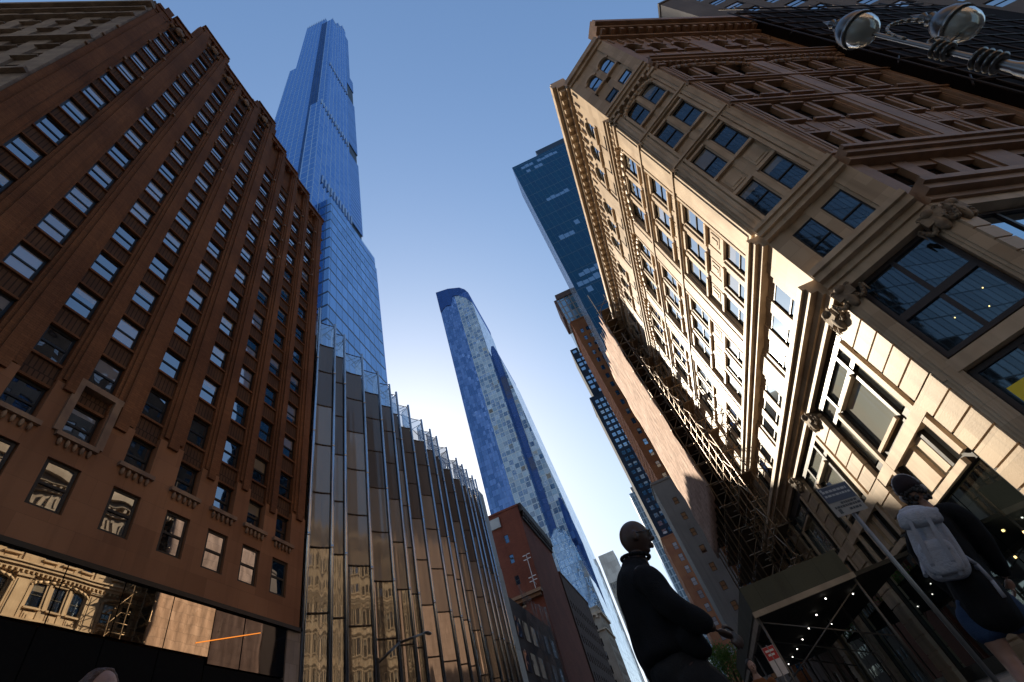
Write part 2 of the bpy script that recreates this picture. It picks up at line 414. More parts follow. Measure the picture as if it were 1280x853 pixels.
M_CREAM = surf('cream_terracotta', (0.60, 0.47, 0.335), (0.45, 0.335, 0.225), 0.3, 0.52, 0.15, 25, (1.35, 0.62, 0.008), 0.72, 0.55, 0.14)
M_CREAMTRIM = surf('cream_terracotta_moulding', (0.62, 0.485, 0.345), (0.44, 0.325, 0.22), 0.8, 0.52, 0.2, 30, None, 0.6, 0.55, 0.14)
M_TAN = surf('rust_stained_terracotta', (0.36, 0.215, 0.125), (0.26, 0.15, 0.084), 0.5, 0.6, 0.15, 25, (1.35, 0.62, 0.008), 0.7, 0.4, 0.45)  # cream terracotta again, darkened in colour for the shaded avenue side
M_TANTRIM = surf('rust_stained_moulding', (0.37, 0.225, 0.135), (0.24, 0.14, 0.08), 1.1, 0.6, 0.2, 30, None, 0.6, 0.4, 0.45)  # moulding colour darkened the same way for the avenue side's shade
M_BLACK = plain('black_painted_panel', (0.006, 0.0055, 0.0055), 0.85, 0.0, 0.1)
M_DKFRAME = plain('dark_bronze_frame', (0.018, 0.014, 0.011), 0.4, 0.3)
M_STEEL = plain('polished_steel', (0.62, 0.64, 0.67), 0.22, 1.0)
M_BRONZE = plain('bronze_joint', (0.10, 0.075, 0.055), 0.35, 0.7)
M_GDARK = glass('dark_window_pane', (0.012, 0.012, 0.014), (0.95, 0.97, 1.0), 0.22, 0.95, 0.015, 0.012, 0.5)
M_GBLIND = glass('pane_with_drawn_blind', (0.31, 0.29, 0.30), (0.95, 0.97, 1.0), 0.14, 0.9, 0.02, 0.012, 0.5)
M_GWARM = glass('pane_with_cream_blind', (0.33, 0.25, 0.15), (0.95, 0.97, 1.0), 0.12, 0.9, 0.02, 0.012, 0.5)
M_GARG = glass('terracotta_building_pane', (0.014, 0.016, 0.018), (0.74, 0.88, 1.0), 0.30, 0.95, 0.02, 0.002, 0.5, 0.25, 0.05, 0.11)
M_GARGB = glass('terracotta_building_blind', (0.30, 0.27, 0.22), (0.8, 0.9, 1.0), 0.2, 0.95, 0.02, 0.002, 0.5, 0.25, 0.05, 0.11)
M_GDARK2 = glass('dim_pane', (0.012, 0.010, 0.010), (0.55, 0.5, 0.5), 0.12, 0.6, 0.03, 0.006, 0.5)
M_GSHOP = glass('shop_glass', (0.012, 0.014, 0.013), (0.85, 0.95, 0.9), 0.16, 0.9, 0.02, 0.01, 0.3)
M_GBAND = glass('mirror_band_glass', (0.02, 0.016, 0.012), (1.0, 0.88, 0.7), 0.5, 0.95, 0.01, 0.006, 0.3)
M_GREYMETAL = plain('grey_metal', (0.22, 0.22, 0.225), 0.4, 0.6)
M_ROOF = plain('roof_felt', (0.06, 0.058, 0.055), 0.9)

# ------------------------------------------------------------------ ground (mostly below the frame)
def ground():
    b = MB(); b.poly([(-3000, -3000, -0.02), (3000, -3000, -0.02), (3000, 3000, -0.02), (-3000, 3000, -0.02)])
    structure(b.build('ground', surf('city_ground', (0.06, 0.058, 0.055), None, 0.1, 0.9, 0.1, 6, None, 0.6, 0)))
    asp = surf('asphalt', (0.05, 0.05, 0.052), (0.035, 0.035, 0.037), 0.8, 0.85, 0.4, 40, None, 0.6, 0)
    b = MB(); b.poly([(-15, -60, 0.0), (3.0, -60, 0.0), (3.0, 600, 0.0), (-15, 600, 0.0)])
    structure(b.build('road', asp))
    b = MB(); q = [(-15.0, -10.0), (-40, -20.0), (-45, -8.0), (-15, 2.6)]
    b.poly([(x, y, 0.0) for x, y in ((3.0, -28), (70, -1), (70, 16), (3.0, -10))]); b.poly([(x, y, 0.0) for x, y in ((-60, -40), (-15, -23), (-15, -7.5), (-60, -24))])
    structure(b.build('avenue', asp))
    pav = surf('concrete_pavement', (0.24, 0.23, 0.215), (0.17, 0.165, 0.155), 0.7, 0.85, 0.2, 30, (1.5, 1.5, 0.012), 0.5, 0)
    b = MB(); b.prism([(3.0, 1.5), (6.5, 1.5), (12.5, 5.0), (60, 22.5), (60, 26), (9.9, 16), (9.9, 600), (3.0, 600)], -0.3, 0.14)
    structure(b.build('pavement', pav))
    b = MB(); b.prism([(-20.6, -6), (-15.0, -5), (-15.0, 600), (-20.6, 600)], -0.3, 0.14)
    structure(b.build('pavement', pav))
    b = MB()
    for x0 in [-14.2 + 1.25 * k for k in range(14)]:
        b.poly([(x0, 8.6, 0.006), (x0 + 0.6, 8.6, 0.006), (x0 + 0.6, 12.0, 0.006), (x0, 12.0, 0.006)])
    for y0 in range(16, 300, 9):
        b.poly([(-6.1, y0, 0.006), (-5.95, y0, 0.006), (-5.95, y0 + 3, 0.006), (-6.1, y0 + 3, 0.006)])
    structure(b.build('road_markings', surf('worn_white_road_paint', (0.6, 0.6, 0.58), (0.25, 0.25, 0.25), 3, 0.8, 0.1, 20, None, 0.6, 0)))
ground()

# ------------------------------------------------------------------ brown brick office building (left)
def brown_building():
    root = thing('brick_office_building', (-20.7, 0, 0), 'tall brown brick office building with sash windows and black shopfront on the left', 'building')
    FL = Fr(-20.7, 0, math.pi / 2); FW = Fr(-20.7, 0, math.radians(20.74))
    cols = [2.62, 5.74, 8.60, 11.15, 14.12, 17.05, 19.70, 22.27, 24.80]
    tops = [63.6, 71.0, 66.9, 66.9, 71.0, 63.4, 63.4, 63.4, 63.4]
    para = [(0, 1.5, 65.0), (1.5, 3.5, 67.4), (3.5, 7.3, 74.4), (7.3, 12.6, 72.0), (12.6, 15.7, 74.4), (15.7, 18.4, 70.4), (18.4, 21.0, 68.7), (21.0, 23.6, 67.4), (23.6, 26.95, 65.2)]
    topat = lambda u: next((z for a, b_, z in para if a <= u <= b_), 65)
    b = MB()
    b.prism([(-46, -9.1), (-21.15, 0.3), (-21.15, 26.9), (-46, 26.9)], 0, 64.0)
    for a, c, z in para:
        if z > 64.1: b.fbox(FL, a + 0.003, c - 0.003, 64.0, z - 0.5, -6.0, -0.45)
    b.build('wall', M_BRICK, root)
    b = MB()   # sandstone base
    edges = [0.0] + [x for c in cols for x in (c - 0.72, c + 0.72)] + [26.95]
    zlow, zhi = 12.72, 19.9
    for k in range(0, len(edges), 2): b.fbox(FL, edges[k], edges[k+1], zlow, zhi - 0.35 * (k % 4 == 0), -0.5, 0.03)
    for i, c in enumerate(cols):
        b.fbox(FL, c - 0.72, c + 0.72, zlow, 14.18, -0.5, 0.027); b.fbox(FL, c - 0.72, c + 0.72, 16.32, 17.45, -0.5, 0.027)
    b.build('stone_base', M_SANDST, root)
    b = MB()
    for i, c in enumerate(cols):
        b.fbox(FL, c - 0.95, c + 0.95, 17.3, 17.52, -0.3, 0.22); 
        for k in range(5): b.blob(FL.p(c - 0.66 + k * 0.33, 17.12, 0.1), (0.10, 0.09, 0.2), i * 7 + k, n=8, amp=0.1)
    c = cols[3]
    for u0, u1, z0, z1 in ((c - 1.12, c - 0.78, 17.53, 20.3), (c + 0.78, c + 1.12, 17.53, 20.3), (c - 1.2, c + 1.2, 20.3, 20.62)): b.fbox(FL, u0, u1, z0, z1, -0.3, 0.14)
    b.build('sill', M_STONETRIM, root)
    # piers, each one a part
    zs = [18.42 + 3.385 * k for k in range(17)]
    pe = [(0.0, cols[0] - 0.7)] + [(cols[k] + 0.7, cols[k+1] - 0.7) for k in range(8)] + [(cols[8] + 0.7, 26.95)]
    for k, (a, c) in enumerate(pe):
        b = MB(); top = max(topat(a + 0.01), topat(c - 0.01), topat((a + c) / 2)) - 1.0; wdt = c - a
        z0 = 20.1 if k % 2 else 19.6
        b.fbox(FL, a, c, z0 - 0.2, top, -0.5, -0.06)
        if wdt > 1.1:
            b.fbox(FL, a + 0.17, c - 0.17, z0, top - 0.4, -0.4, 0.05)
            b.fbox(FL, a + 0.30 * wdt, c - 0.30 * wdt, z0 - 0.55, top + 0.6, -0.4, 0.17)
        else: b.fbox(FL, a + 0.12, c - 0.12, z0, top, -0.4, 0.08)
        b.build('pier', M_BRICK, root)
    # spandrels, each with the ledges of the windows above and below it
    lst = []
    for i, c in enumerate(cols):
        k = 0
        while zs[k] + 0.98 < tops[i]:
            last = not zs[k] + 3.385 < tops[i]
            lst.append((c, zs[k] + 0.98, topat(c) - 0.8 if last else zs[k] + 3.385 - 0.98, last)); k += 1
            if k >= len(zs): break
    lst.sort(key=lambda t: -seen_size([FL.p(t[0] - .8, t[1]), FL.p(t[0] + .8, t[1]), FL.p(t[0] + .8, t[2]), FL.p(t[0] - .8, t[2])]))
    rest = MB()
    for j, (c, z0, z1, last) in enumerate(lst):
        b = MB() if j < 98 else rest
        b.fbox(FL, c - 0.72, c + 0.72, z0, z1, -0.5, -0.22, 0)
        b.fbox(FL, c - 0.71, c + 0.71, z0 + 0.01, z0 + 0.14, -0.4, -0.14, 1)
        if not last: b.fbox(FL, c - 0.71, c + 0.71, z1 - 0.14, z1 - 0.005, -0.4, -0.1, 1)
        if j < 98: b.build('spandrel', [M_SPAN, M_BRICK], root, split=False)
    if rest.v: rest.build('spandrel', [M_SPAN, M_BRICK], root, split=False)['kind'] = 'stuff'
    # parapet with coping, corbels and shields
    b = MB()
    for a, c, z in para:
        b.fbox(FL, a, c, z - 1.0, z - 0.24, -0.44, 0.12); b.fbox(FL, a - 0.05, c + 0.05, z - 0.25, z, -0.5, 0.26 + 0.01 * (a % 3))
        n = max(2, int((c - a) / 0.75))
        for k in range(n):
            u = a + (k + 0.5) * (c - a) / n
            b.fbox(FL, u - 0.16, u + 0.16, z - 1.45, z - 1.002, -0.3, 0.2); b.fbox(FL, u - 0.11, u + 0.11, z - 1.9, z - 1.452, -0.3, 0.09)
        for u in (a + 0.25, c - 0.25): b.fbox(FL, u - 0.2, u + 0.2, z + 0.002, z + 0.45, -0.4, 0.15)
    b.build('parapet', M_BRICK, root)
    b = MB(); rg = random.Random(3)
    for a, c in pe:
        for u in (a + 0.06, c - 0.06):
            for z in (46.5, 49.9, 53.2, 56.7, 60.0):
                if rg.random() < 0.55: b.fbox(FL, u - 0.1, u + 0.1, z - 0.15, z + 0.15, -0.2, 0.12)
    for u, z in ((5.7, 71.4), (14.1, 71.4), (2.6, 64.9), (8.6, 69.2), (11.2, 69.2)):
        b.blob(FL.p(u, z, 0.1), (0.28, 0.5, 0.6), int(u * 10), n=8); b.blob(FL.p(u - 0.7, z - 0.5, 0.1), 0.22, int(u * 7), n=6); b.blob(FL.p(u + 0.7, z - 0.5, 0.1), 0.22, int(u * 8), n=6)
    b.build('ornament', M_STONETRIM, root)
    # windows
    wset = Windows(root, M_DKFRAME, 0.125, 98)
    for i, c in enumerate(cols):
        if 1.0 < c: wset.add(FL, c, 14.2, 1.32, 2.1, -0.12, M_GDARK, M_GDARK)
        k = 0
        while zs[k] + 0.98 < tops[i]:
            hi = zs[k] > 26 + rg.uniform(-6, 6) + 1.0 * max(0, i - 4)
            r = rg.random()
            f = rg.choice((0.3, 0.55, 0.8, 1.0))
            if hi: up, lo = ((M_GBLIND, (M_GBLIND, M_GDARK, rg.choice((0.4, 0.75, 1.0)))) if r < 0.32 else ((M_GBLIND, M_GDARK, f), M_GDARK) if r < 0.66 else (M_GDARK, M_GBLIND) if r < 0.7 else (M_GDARK, M_GDARK))
            else: up, lo = (((M_GBLIND, M_GDARK, f), M_GDARK) if r < 0.3 else ((M_GWARM, M_GDARK, f), M_GDARK) if r < 0.55 else (M_GWARM, (M_GWARM, M_GDARK, 0.4)) if r < 0.62 else (M_GDARK, M_GDARK))
            wset.add(FL, c, zs[k] - 0.95, 1.36, 1.92, -0.36, up, lo)
            k += 1
            if k >= len(zs): break
    # avenue side
    b = MB(); bt = MB(); L = 26.0
    ucols = [-(1.9 + 2.55 * k) for k in range(10)]
    e = [0.0] + [x for c in ucols for x in (c + 0.62, c - 0.62)] + [-L]
    for k in range(0, len(e), 2): b.fbox(FW, e[k], e[k+1], 0, 63.2, -0.5, 0.0)
    for k in range(19):
        z = 2.5 + 3.385 * k
        for c in ucols: b.fbox(FW, c - 0.62, c + 0.62, z + 0.98, z + 3.385 - 0.98, -0.5, -0.15)
        if k % 3 == 1 or k > 15: bt.fbox(FW, -L, 0, z + 1.25, z + 1.6, -0.2, 0.3)
        for c in ucols: bt.fbox(FW, c - 0.75, c + 0.75, z - 1.15, z - 0.985, -0.3, 0.14); wset.add(FW, c, z - 0.98, 1.2, 1.96, -0.34, M_GDARK, M_GBLIND if rg.random() < .3 else M_GDARK)
    b.build('side_wall', M_GREYSTONE, root)
    bt.fbox(FW, -L, 0.1, 63.2, 64.0, -0.6, 0.5); bt.fbox(FW, -L, 0.05, 64.0, 64.9, -0.6, 0.15)
    for k in range(7): bt.fbox(FW, -1.2 - 3.8 * k, -2.6 - 3.8 * k, 64.9, 65.8, -0.6, 0.1)
    bt.build('string_course', M_GREYSTONE, root)
    wset.build()
    # shopfront
    b = MB(); b.fbox(FL, 0.02, 25.9, 0, 9.9, -0.4, -0.06)
    for k in range(8):
        for z0, z1 in ((0.05, 3.3), (3.36, 6.7), (6.76, 10.2)): b.fbox(FL, 0.05 + 2.54 * k, 2.54 * (k + 1), z0, z1, -0.1, 0.012 + 0.004 * ((k + int(z0)) % 3))
    b.fbox(FL, 20.41, 25.9, 0, 9.95, -0.4, 0.0)
    b.build('shopfront', M_BLACK, root)
    b = MB(); xs = [0.3 + 2.52 * k for k in range(9)]
    for a, c in zip(xs[:-1], xs[1:]): b.fbox(FL, a, c - 0.05, 10.28, 12.5, -0.3, 0.06)
    b.build('glass_band', M_GBAND, root)
    b = MB(); b.fbox(FL, 20.5, 22.5, 10.02, 12.5, -0.3, 0.03); b.fbox(FL, 22.58, 25.85, 10.02, 12.5, -0.3, 0.03)
    b.build('corner_glass', M_GDARK2, root)
    b = MB(); b.fbox(FL, 0, 26.96, 12.5, 12.71, -0.3, 0.18)
    b.build('band_trim', M_DKFRAME, root)
    b = MB(); b.fbox(FL, 26.0, 27.2, 0, 12.5, -1.5, 0.0); b.build('corner_pier', surf('pale_granite', (0.36, 0.30, 0.26), None, 0.8, 0.6, 0.05, 20, (0.62, 1.2, 0.01)), root)
    tube_l = plain('orange_light_tube', (0.5, 0.2, 0.05), 0.4, emit=(1.0, 0.28, 0.03), estr=0.5)
    b = MB(); b.tube(FL.p(19.6, 10.75, -0.25 + 0.33), FL.p(23.7, 11.9, 0.08), 0.022)
    b.build('light_tube', tube_l, root)
brown_building()

# ------------------------------------------------------------------ shop with pleated glass front
def pleated_store():
    root = thing('glass_department_store', (-20.7, 50, 0), 'seven storey shop with rippled bronze glass front and steel poles beside the brown brick building', 'building')
    ys = [27.4, 30.2, 32.05, 35.8, 39.5, 42.4, 44.25, 47.6, 51.6, 54.4, 56.6, 60.2, 64.0, 66.4, 68.2, 70.8, 72.3]
    b = MB(); b.box(-48, -22.6, 27.3, 75.5, 0, 41.0); b.box(-48, -23.2, 27.3, 75.5, 41.0, 42.0)
    b.build('wall', surf('bronze_core_wall', (0.10, 0.08, 0.065), None, 0.4, 0.8, 0.1, 10), root)
    zr = [0.6, 5.2, 9.6, 14.4, 19.0, 23.6, 28.4, 33.0, 37.6, 41.6]
    g_up = glass('grey_rippled_glass', (0.135, 0.115, 0.098), (0.66, 0.62, 0.57), 0.08, 0.5, 0.09, 0.003, 0.5, 0.25, 0.4, 0.3)
    g_lo = glass('bronze_rippled_glass', (0.105, 0.09, 0.072), (0.96, 0.92, 0.85), 0.26, 0.8, 0.03, 0.004, 0.5, 0.25, 0.25, 0.2)
    g_bl = glass('glass_with_beige_blind', (0.27, 0.235, 0.19), (0.9, 0.84, 0.76), 0.10, 0.6, 0.08, 0.003, 0.5, 0.25, 0.4, 0.3)  # paler beige base tone on some middle levels
    g_cr = clear_glass('crown_glass', (0.75, 0.78, 0.82), 0.72, 0.02)
    rg = random.Random(11)
    for i in range(len(ys) - 1):
        a, c = ys[i], ys[i+1]; n = 44; dep = 0.36 * (c - a); top = 45.3 + 0.25 * math.sin(i * 2.1)
        def X(t):
            q = 0.24
            f = 0.5 - 0.5 * math.cos(math.pi * t / q) if t < q else 1 - ((t - q) / (1 - q)) ** 1.7
            return -20.88 - dep * f + 0.006 * math.cos(11 * math.pi * t)
        b = MB(); lv = zr + [top]
        dz = rg.uniform(-0.3, 0.3)
        for j in range(len(lv) - 1):
            z0, z1 = lv[j] + (dz if 0 < j else 0), lv[j+1] + (dz if j < len(lv) - 2 else 0)
            mi = 3 if j == len(lv) - 2 else 1 if j < 4 else 2 if j in (4, 5, 6) and (j < 6 or i % 5 in (0, 2)) else 0
            i0 = len(b.v)
            for z in (z0, z1):
                for k in range(n + 1): t = k / n; b.v.append(Vector((X(t), a + 0.1 + (c - a - 0.2) * t, z)))
            for k in range(n):
                b.f.append((i0 + k, i0 + k + 1, i0 + n + 1 + k + 1, i0 + n + 1 + k)); b.m.append(mi); b.sm.append(True)
        b.build('glass_pleat', [g_up, g_lo, g_bl, g_cr], root)
        b = MB()
        for z in [q + dz for q in zr[1:]] + [top]:
            pts = [(X(k / 12) + 0.03, a + 0.06 + (c - a - 0.12) * k / 12, z) for k in range(13)]
            b.path(pts, 0.075 if z < 45 else 0.05, 6)
            if z > 40: b.path([(X(0.1), a + 0.3, z), (-22.5, a + 0.5, z), (-22.5, c - 0.4, z), (X(0.9), c - 0.3, z)], 0.05, 6)
        b.build('rail', M_BRONZE, root)
    for i, y in enumerate(ys):
        b = MB(); b.tube((-20.72, y, 0.1), (-20.72, y, 45.6), 0.15, n=10)
        for z in (9.6, 19.0, 28.4, 37.6): b.tube((-20.72, y, z - 0.12), (-20.72, y, z + 0.12), 0.16, n=10)
        b.tube((-22.4, y, 41.0), (-22.4, y, 45.4), 0.05, n=6)
        b.build('pole', M_STEEL, root)
    b = MB(); b.box(-30, -20.9, 72.5, 75.6, 30.5, 44.0); b.build('end_panel', plain('dark_bronze_panel', (0.05, 0.045, 0.045), 0.35, 0.5), root)
    b = MB(); b.box(-30, -20.8, 72.6, 75.55, 0, 30.45); b.build('end_wall', surf('pale_grey_panel', (0.34, 0.34, 0.31), None, 0.5, 0.5, 0.05, 10, (3.2, 4.7, 0.03), 0.4), root)
pleated_store()

# ------------------------------------------------------------------ cream terracotta office building (right)
def offset_poly(pts, d):
    n = len(pts); out = []
    for i in range(n):
        p0, p1, p2 = Vector(pts[i-1]), Vector(pts[i]), Vector(pts[(i+1) % n])
        e1 = (p1 - p0).normalized(); e2 = (p2 - p1).normalized()
        n1 = Vector((-e1.y, e1.x)); n2 = Vector((-e2.y, e2.x)); k = (n1 + n2) / (1 + n1.dot(n2)); out.append(tuple(p1 + k * d))
    return out
P0 = Vector((9.8, 13.95)); P1 = Vector((12.75, 11.9)); TB = Vector((0.935, 0.354)).normalized()
LB = 13.2
F57 = Fr(P0.x, P0.y, -math.pi / 2); FC = Fr(P0.x, P0.y, math.atan2(P1.y - P0.y, P1.x - P0.x)); FB = Fr(P1.x, P1.y, math.atan2(TB.y, TB.x))
LC = (P1 - P0).length
def arch_fill(b, fr, u, z0, w, h, d0, d1, u0, u1, ztop, mi=0):
    """wall piece around an arched opening (springing at z0 + h - w/2) between u0 and u1 up to ztop"""
    r = w / 2; zs = z0 + h - r; n = 8
    for sgn in (-1, 1):
        arc = [(u + sgn * r * math.cos(math.pi / 2 * k / n), zs + r * math.sin(math.pi / 2 * k / n)) for k in range(n + 1)]
        e = u0 if sgn < 0 else u1
        for (ua, za), (ub, zb) in zip(arc[:-1], arc[1:]):
            # vertical strips above the arc
            q = [(ua, za), (ua, ztop), (ub, ztop), (ub, zb)]
            if sgn > 0: q = [(ub, zb), (ub, ztop), (ua, ztop), (ua, za)]
            q = q[::-1]
            b.fprism(fr, q, d0, d1, mi)
        b.fbox(fr, min(e, u + sgn * r), max(e, u + sgn * r), z0, ztop, d0, d1, mi)
def terracotta_building():
    root = thing('corner_office_building', (P0.x, P0.y, 0), 'cream terracotta office building with cut corner and heavy cornices on the right', 'building')
    pB = P1 + TB * LB; Y57 = 43.3
    plan = [(P0.x, P0.y), (P1.x, P1.y), (pB.x, pB.y), (pB.x + 8, Y57 - 6), (pB.x, Y57), (9.8, Y57)]
    inner = offset_poly(plan, 0.44)
    b = MB(); b.prism(inner, 0, 36.4); b.build('core', M_TAN, root)
    wset = Windows(root, M_DKFRAME, 0.06, 98)
    rows = [14.55, 18.3, 22.05, 25.75]
    def facade(fr, solid, cols, u_lo, u_hi, w, mw, mt, sgn, cornice_d, name):
        gd = -0.35 if name == 'avenue' else -0.17
        gm, gmb = (M_GDARK2, M_GDARK2) if name == 'avenue' else (M_GARG, M_GARGB)
        """solid: list of pier intervals, cols: window centres"""
        b = MB(); t = MB(); h = 2.1
        for a, c in solid:
            b.fbox(fr, a, c, 11.06, 36.5, -0.45, 0.0)
            t.fbox(fr, a + 0.12, c - 0.12, 14.5, 28.0, -0.2, 0.09)
            t.fbox(fr, a + 0.3, c - 0.3, 14.7, 27.8, -0.2, 0.13)
            t.fbox(fr, a + 0.04, c - 0.04, 28.0, 28.249, -0.2, 0.2)
        gaps = []
        e = sorted(solid)
        for (a0, a1), (b0, b1) in zip(e[:-1], e[1:]): gaps.append((a1, b0))
        for g0, g1 in gaps:
            cc = sorted(c for c in cols if g0 < c < g1)
            ed = [g0] + [x for c in cc for x in (c - w/2, c + w/2)] + [g1]
            for k in range(0, len(ed), 2):           # narrow piers between the windows
                if ed[k+1] - ed[k] > 0.02:
                    b.fbox(fr, ed[k], ed[k+1], 11.06, 32.0, -0.45, -0.07)
                    m = (ed[k] + ed[k+1]) / 2; hw = min(0.11, (ed[k+1] - ed[k]) * 0.3)
                    for z in rows: t.fbox(fr, m - hw, m + hw, z - 0.1, z + h + 0.1, -0.2, -0.01)
            for c in cc:
                lo = c - w/2 - 0.05; hi = c + w/2 + 0.05
                for z in [11.1] + rows: wset.add(fr, c, z, w, h if z > 12 else 2.05, gd, (gmb, gm, RNG.choice((0.4, 0.7, 1.0))) if RNG.random() < 0.3 and z > 12 else gm, gm)
                for z0, z1 in [(13.15, 14.55)] + [(z + h, z2) for z, z2 in zip(rows, rows[1:] + [29.95])]:
                    b.fbox(fr, c - w/2, c + w/2, z0, z1, -0.45, -0.12)
                    if z0 > 14: 
                        t.fbox(fr, c - w/2 + 0.1, c + w/2 - 0.1, z0 + 0.35, z1 - 0.3, -0.2, -0.08)
                        t.fbox(fr, c - w*0.28, c + w*0.28, z0 + 0.5, z1 - 0.45, -0.2, -0.05)
                        if cornice_d: t.fbox(fr, c - w*0.1, c + w*0.1, z0 + 0.62, z1 - 0.57, -0.2, -0.02)
                for z in rows + [29.95]: t.fbox(fr, lo - 0.06, hi + 0.06, z - 0.16, z - 0.003, -0.2, 0.07)
                for z in rows: t.fbox(fr, lo - 0.02, hi + 0.02, z + h + 0.004, z + h + 0.17, -0.2, 0.03)
                # small square light and arched light above the beam
                wset.add(fr, c, 29.98, w * 0.92, 1.15, gd, gm, gm)
                b.fbox(fr, c - w/2, c + w/2, 31.13, 32.5, -0.45, -0.1); 
                wset.add(fr, c, 32.5, w * 0.98, 2.15, gd, gm, gm)
                t.fbox(fr, lo, hi, 32.34, 32.497, -0.2, 0.08)
            # arch wall
            mids = [g0] + [(x + y) / 2 for x, y in zip(cc[:-1], cc[1:])] + [g1]
            for k, c in enumerate(cc):
                arch_fill(b, fr, c, 32.501, w * 0.94, 2.0, -0.45, -0.06, mids[k], mids[k+1], 36.4)
                n = 10; r = w * 0.47
                for j in range(n):
                    a0, a1 = math.pi * j / n, math.pi * (j + 1) / n
                    zc = 34.501 - r
                    q = [(c + r * math.cos(a0), zc + r * math.sin(a0)), (c + (r + .16) * math.cos(a0), zc + (r + .16) * math.sin(a0)), (c + (r + .16) * math.cos(a1), zc + (r + .16) * math.sin(a1)), (c + r * math.cos(a1), zc + r * math.sin(a1))]
                    t.fprism(fr, q, -0.2, 0.03)
            # curved moulding that closes each bay under the beam
            t.fbox(fr, g0 - 0.05, g0 + 0.09, 14.5, 27.45, -0.3, 0.11); t.fbox(fr, g1 - 0.09, g1 + 0.05, 14.5, 27.45, -0.3, 0.11)
            n = 12; um = (g0 + g1) / 2; ru = (g1 - g0) / 2; 
            pts = [(um + ru * math.cos(math.pi * j / n), 27.45 + 0.7 * math.sin(math.pi * j / n)) for j in range(n + 1)]
            for (ua, za), (ub, zb) in zip(pts[:-1], pts[1:]): t.tube(fr.p(ua, za, 0.02), fr.p(ub, zb, 0.02), 0.13, n=6)
        b.build('facade_wall', mw, root); t.build('moulding', mt, root)
        # cornices and beams
        k = MB()
        def beam(z0, z1, d, a=u_lo, c=u_hi): k.fbox(fr, a, c, z0, z1, -0.3, d)
        beam(13.55, 13.8, 0.22); beam(13.8, 14.05, 0.38); beam(14.05, 14.24, 0.5)
        beam(28.55, 28.8, 0.2); beam(28.8, 29.05, 0.34); beam(29.05, 29.18, 0.44)
        for zb in (20.72, 24.5): beam(zb, zb + 0.12, 0.1); beam(zb + 0.12, zb + 0.26, 0.19)
        nb = int(abs(u_hi - u_lo) / 0.42)
        for j in range(nb):
            u = u_lo + (j + 0.5) * (u_hi - u_lo) / nb; k.fbox(fr, u - 0.07, u + 0.07, 28.25, 28.549, -0.2, 0.26)
        if cornice_d:
            beam(36.4, 36.75, 0.2); beam(37.2, 37.6, cornice_d * 0.7); beam(37.6, 38.2, cornice_d); beam(38.2, 38.55, cornice_d * 0.85); beam(36.7499, 37.2, 0.12)
            nb = int(abs(u_hi - u_lo) / 0.7)
            for j in range(nb):
                u = u_lo + (j + 0.5) * (u_hi - u_lo) / nb; k.fbox(fr, u - 0.14, u + 0.14, 36.751, 37.199, -0.2, cornice_d * 0.62)
                k.fbox(fr, u - 0.05, u + 0.05, 34.85, 35.9, -0.2, 0.08)
        else:
            beam(36.35, 36.9, 0.3); beam(36.0, 36.35, 0.12)
        k.build('cornice', mt, root)
        k = MB()
        k.fbox(fr, u_lo, u_hi, 10.3, 10.55, -0.35, 0.22); k.fbox(fr, u_lo, u_hi, 10.55, 10.82, -0.35, 0.48); k.fbox(fr, u_lo, u_hi, 10.82, 11.05, -0.35, 0.62)
        k.build('cornice', mt, root)
    s57 = [(-(43.3 - 13.95), -(42.1 - 13.95)), (-21.95, -20.5), (-15.0, -13.55), (-8.45, -7.05), (-1.5, -0.0)]
    s57 = [(-29.35, -28.1), (-22.3, -20.9), (-15.35, -13.95), (-8.45, -7.05), (-1.5, -0.001)]
    c57 = []
    for (a0, a1), (b0, b1) in zip(s57[:-1], s57[1:]):
        g0, g1 = a1, b0; p = (g1 - g0) / 3
        c57 += [g0 + p * (k + 0.5) for k in range(3)]
    facade(F57, s57, c57, -29.35, 0.0, 1.15, M_CREAM, M_CREAMTRIM, -1, 0.95, 'street')
    facade(FC, [(0.0, 0.62), (LC - 0.62, LC)], [1.17, 2.43], 0.05, LC - 0.05, 0.86, M_CREAM, M_CREAMTRIM, 1, 0, 'corner')
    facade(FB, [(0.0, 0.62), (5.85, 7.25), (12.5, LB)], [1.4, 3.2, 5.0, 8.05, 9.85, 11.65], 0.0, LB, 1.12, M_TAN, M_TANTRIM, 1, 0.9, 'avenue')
    # roof
    b = MB(); b.prism(inner, 36.401, 36.6); b.build('roof', M_ROOF, root)
    # ---- two storey base
    piers = MB(); base_t = MB(); orn = MB()
    def rust(fr, a, c, z0, z1, step=0.62):
        z = z0; k = 0
        while z < z1 - 0.05:
            piers.fbox(fr, a + 0.02, c - 0.02, z + 0.03, min(z + step - 0.03, z1), -0.4, 0.06 + 0.004 * (k % 3)); z += step; k += 1
        piers.fbox(fr, a + 0.06, c - 0.06, z0, z1, -0.4, 0.0)
    for a, c in s57: rust(F57, a, c, 0.14, 9.6)
    jb = MB()
    for a, c in ((0.0, 0.52), (LC - 0.52, LC)):
        jb.fbox(FC, a, c, 0.14, 9.6, -0.4, 0.0); jb.fbox(FC, a + 0.1, c - 0.1, 0.3, 9.4, -0.3, 0.04); jb.fbox(FC, a + 0.2, c - 0.2, 0.5, 9.2, -0.3, 0.075)
    jb.build('corner_jamb', M_CREAM, root)
    for a, c in [(0.0, 0.7), (5.85, 7.25), (12.5, LB)]: rust(FB, a, c, 0.14, 9.6)
    piers.build('rusticated_pier', M_CREAM, root)
    for fr, lo, hi in ((F57, -29.35, 0.0), (FC, 0.0, LC), (FB, 0.0, LB)):
        base_t.fbox(fr, lo, hi, 9.95, 10.299, -0.4, 0.1)
        base_t.fbox(fr, lo, hi, 5.95, 6.35, -0.38, 0.035)
    base_t.build('base_beam', M_CREAMTRIM, root)
    sd_ = 0
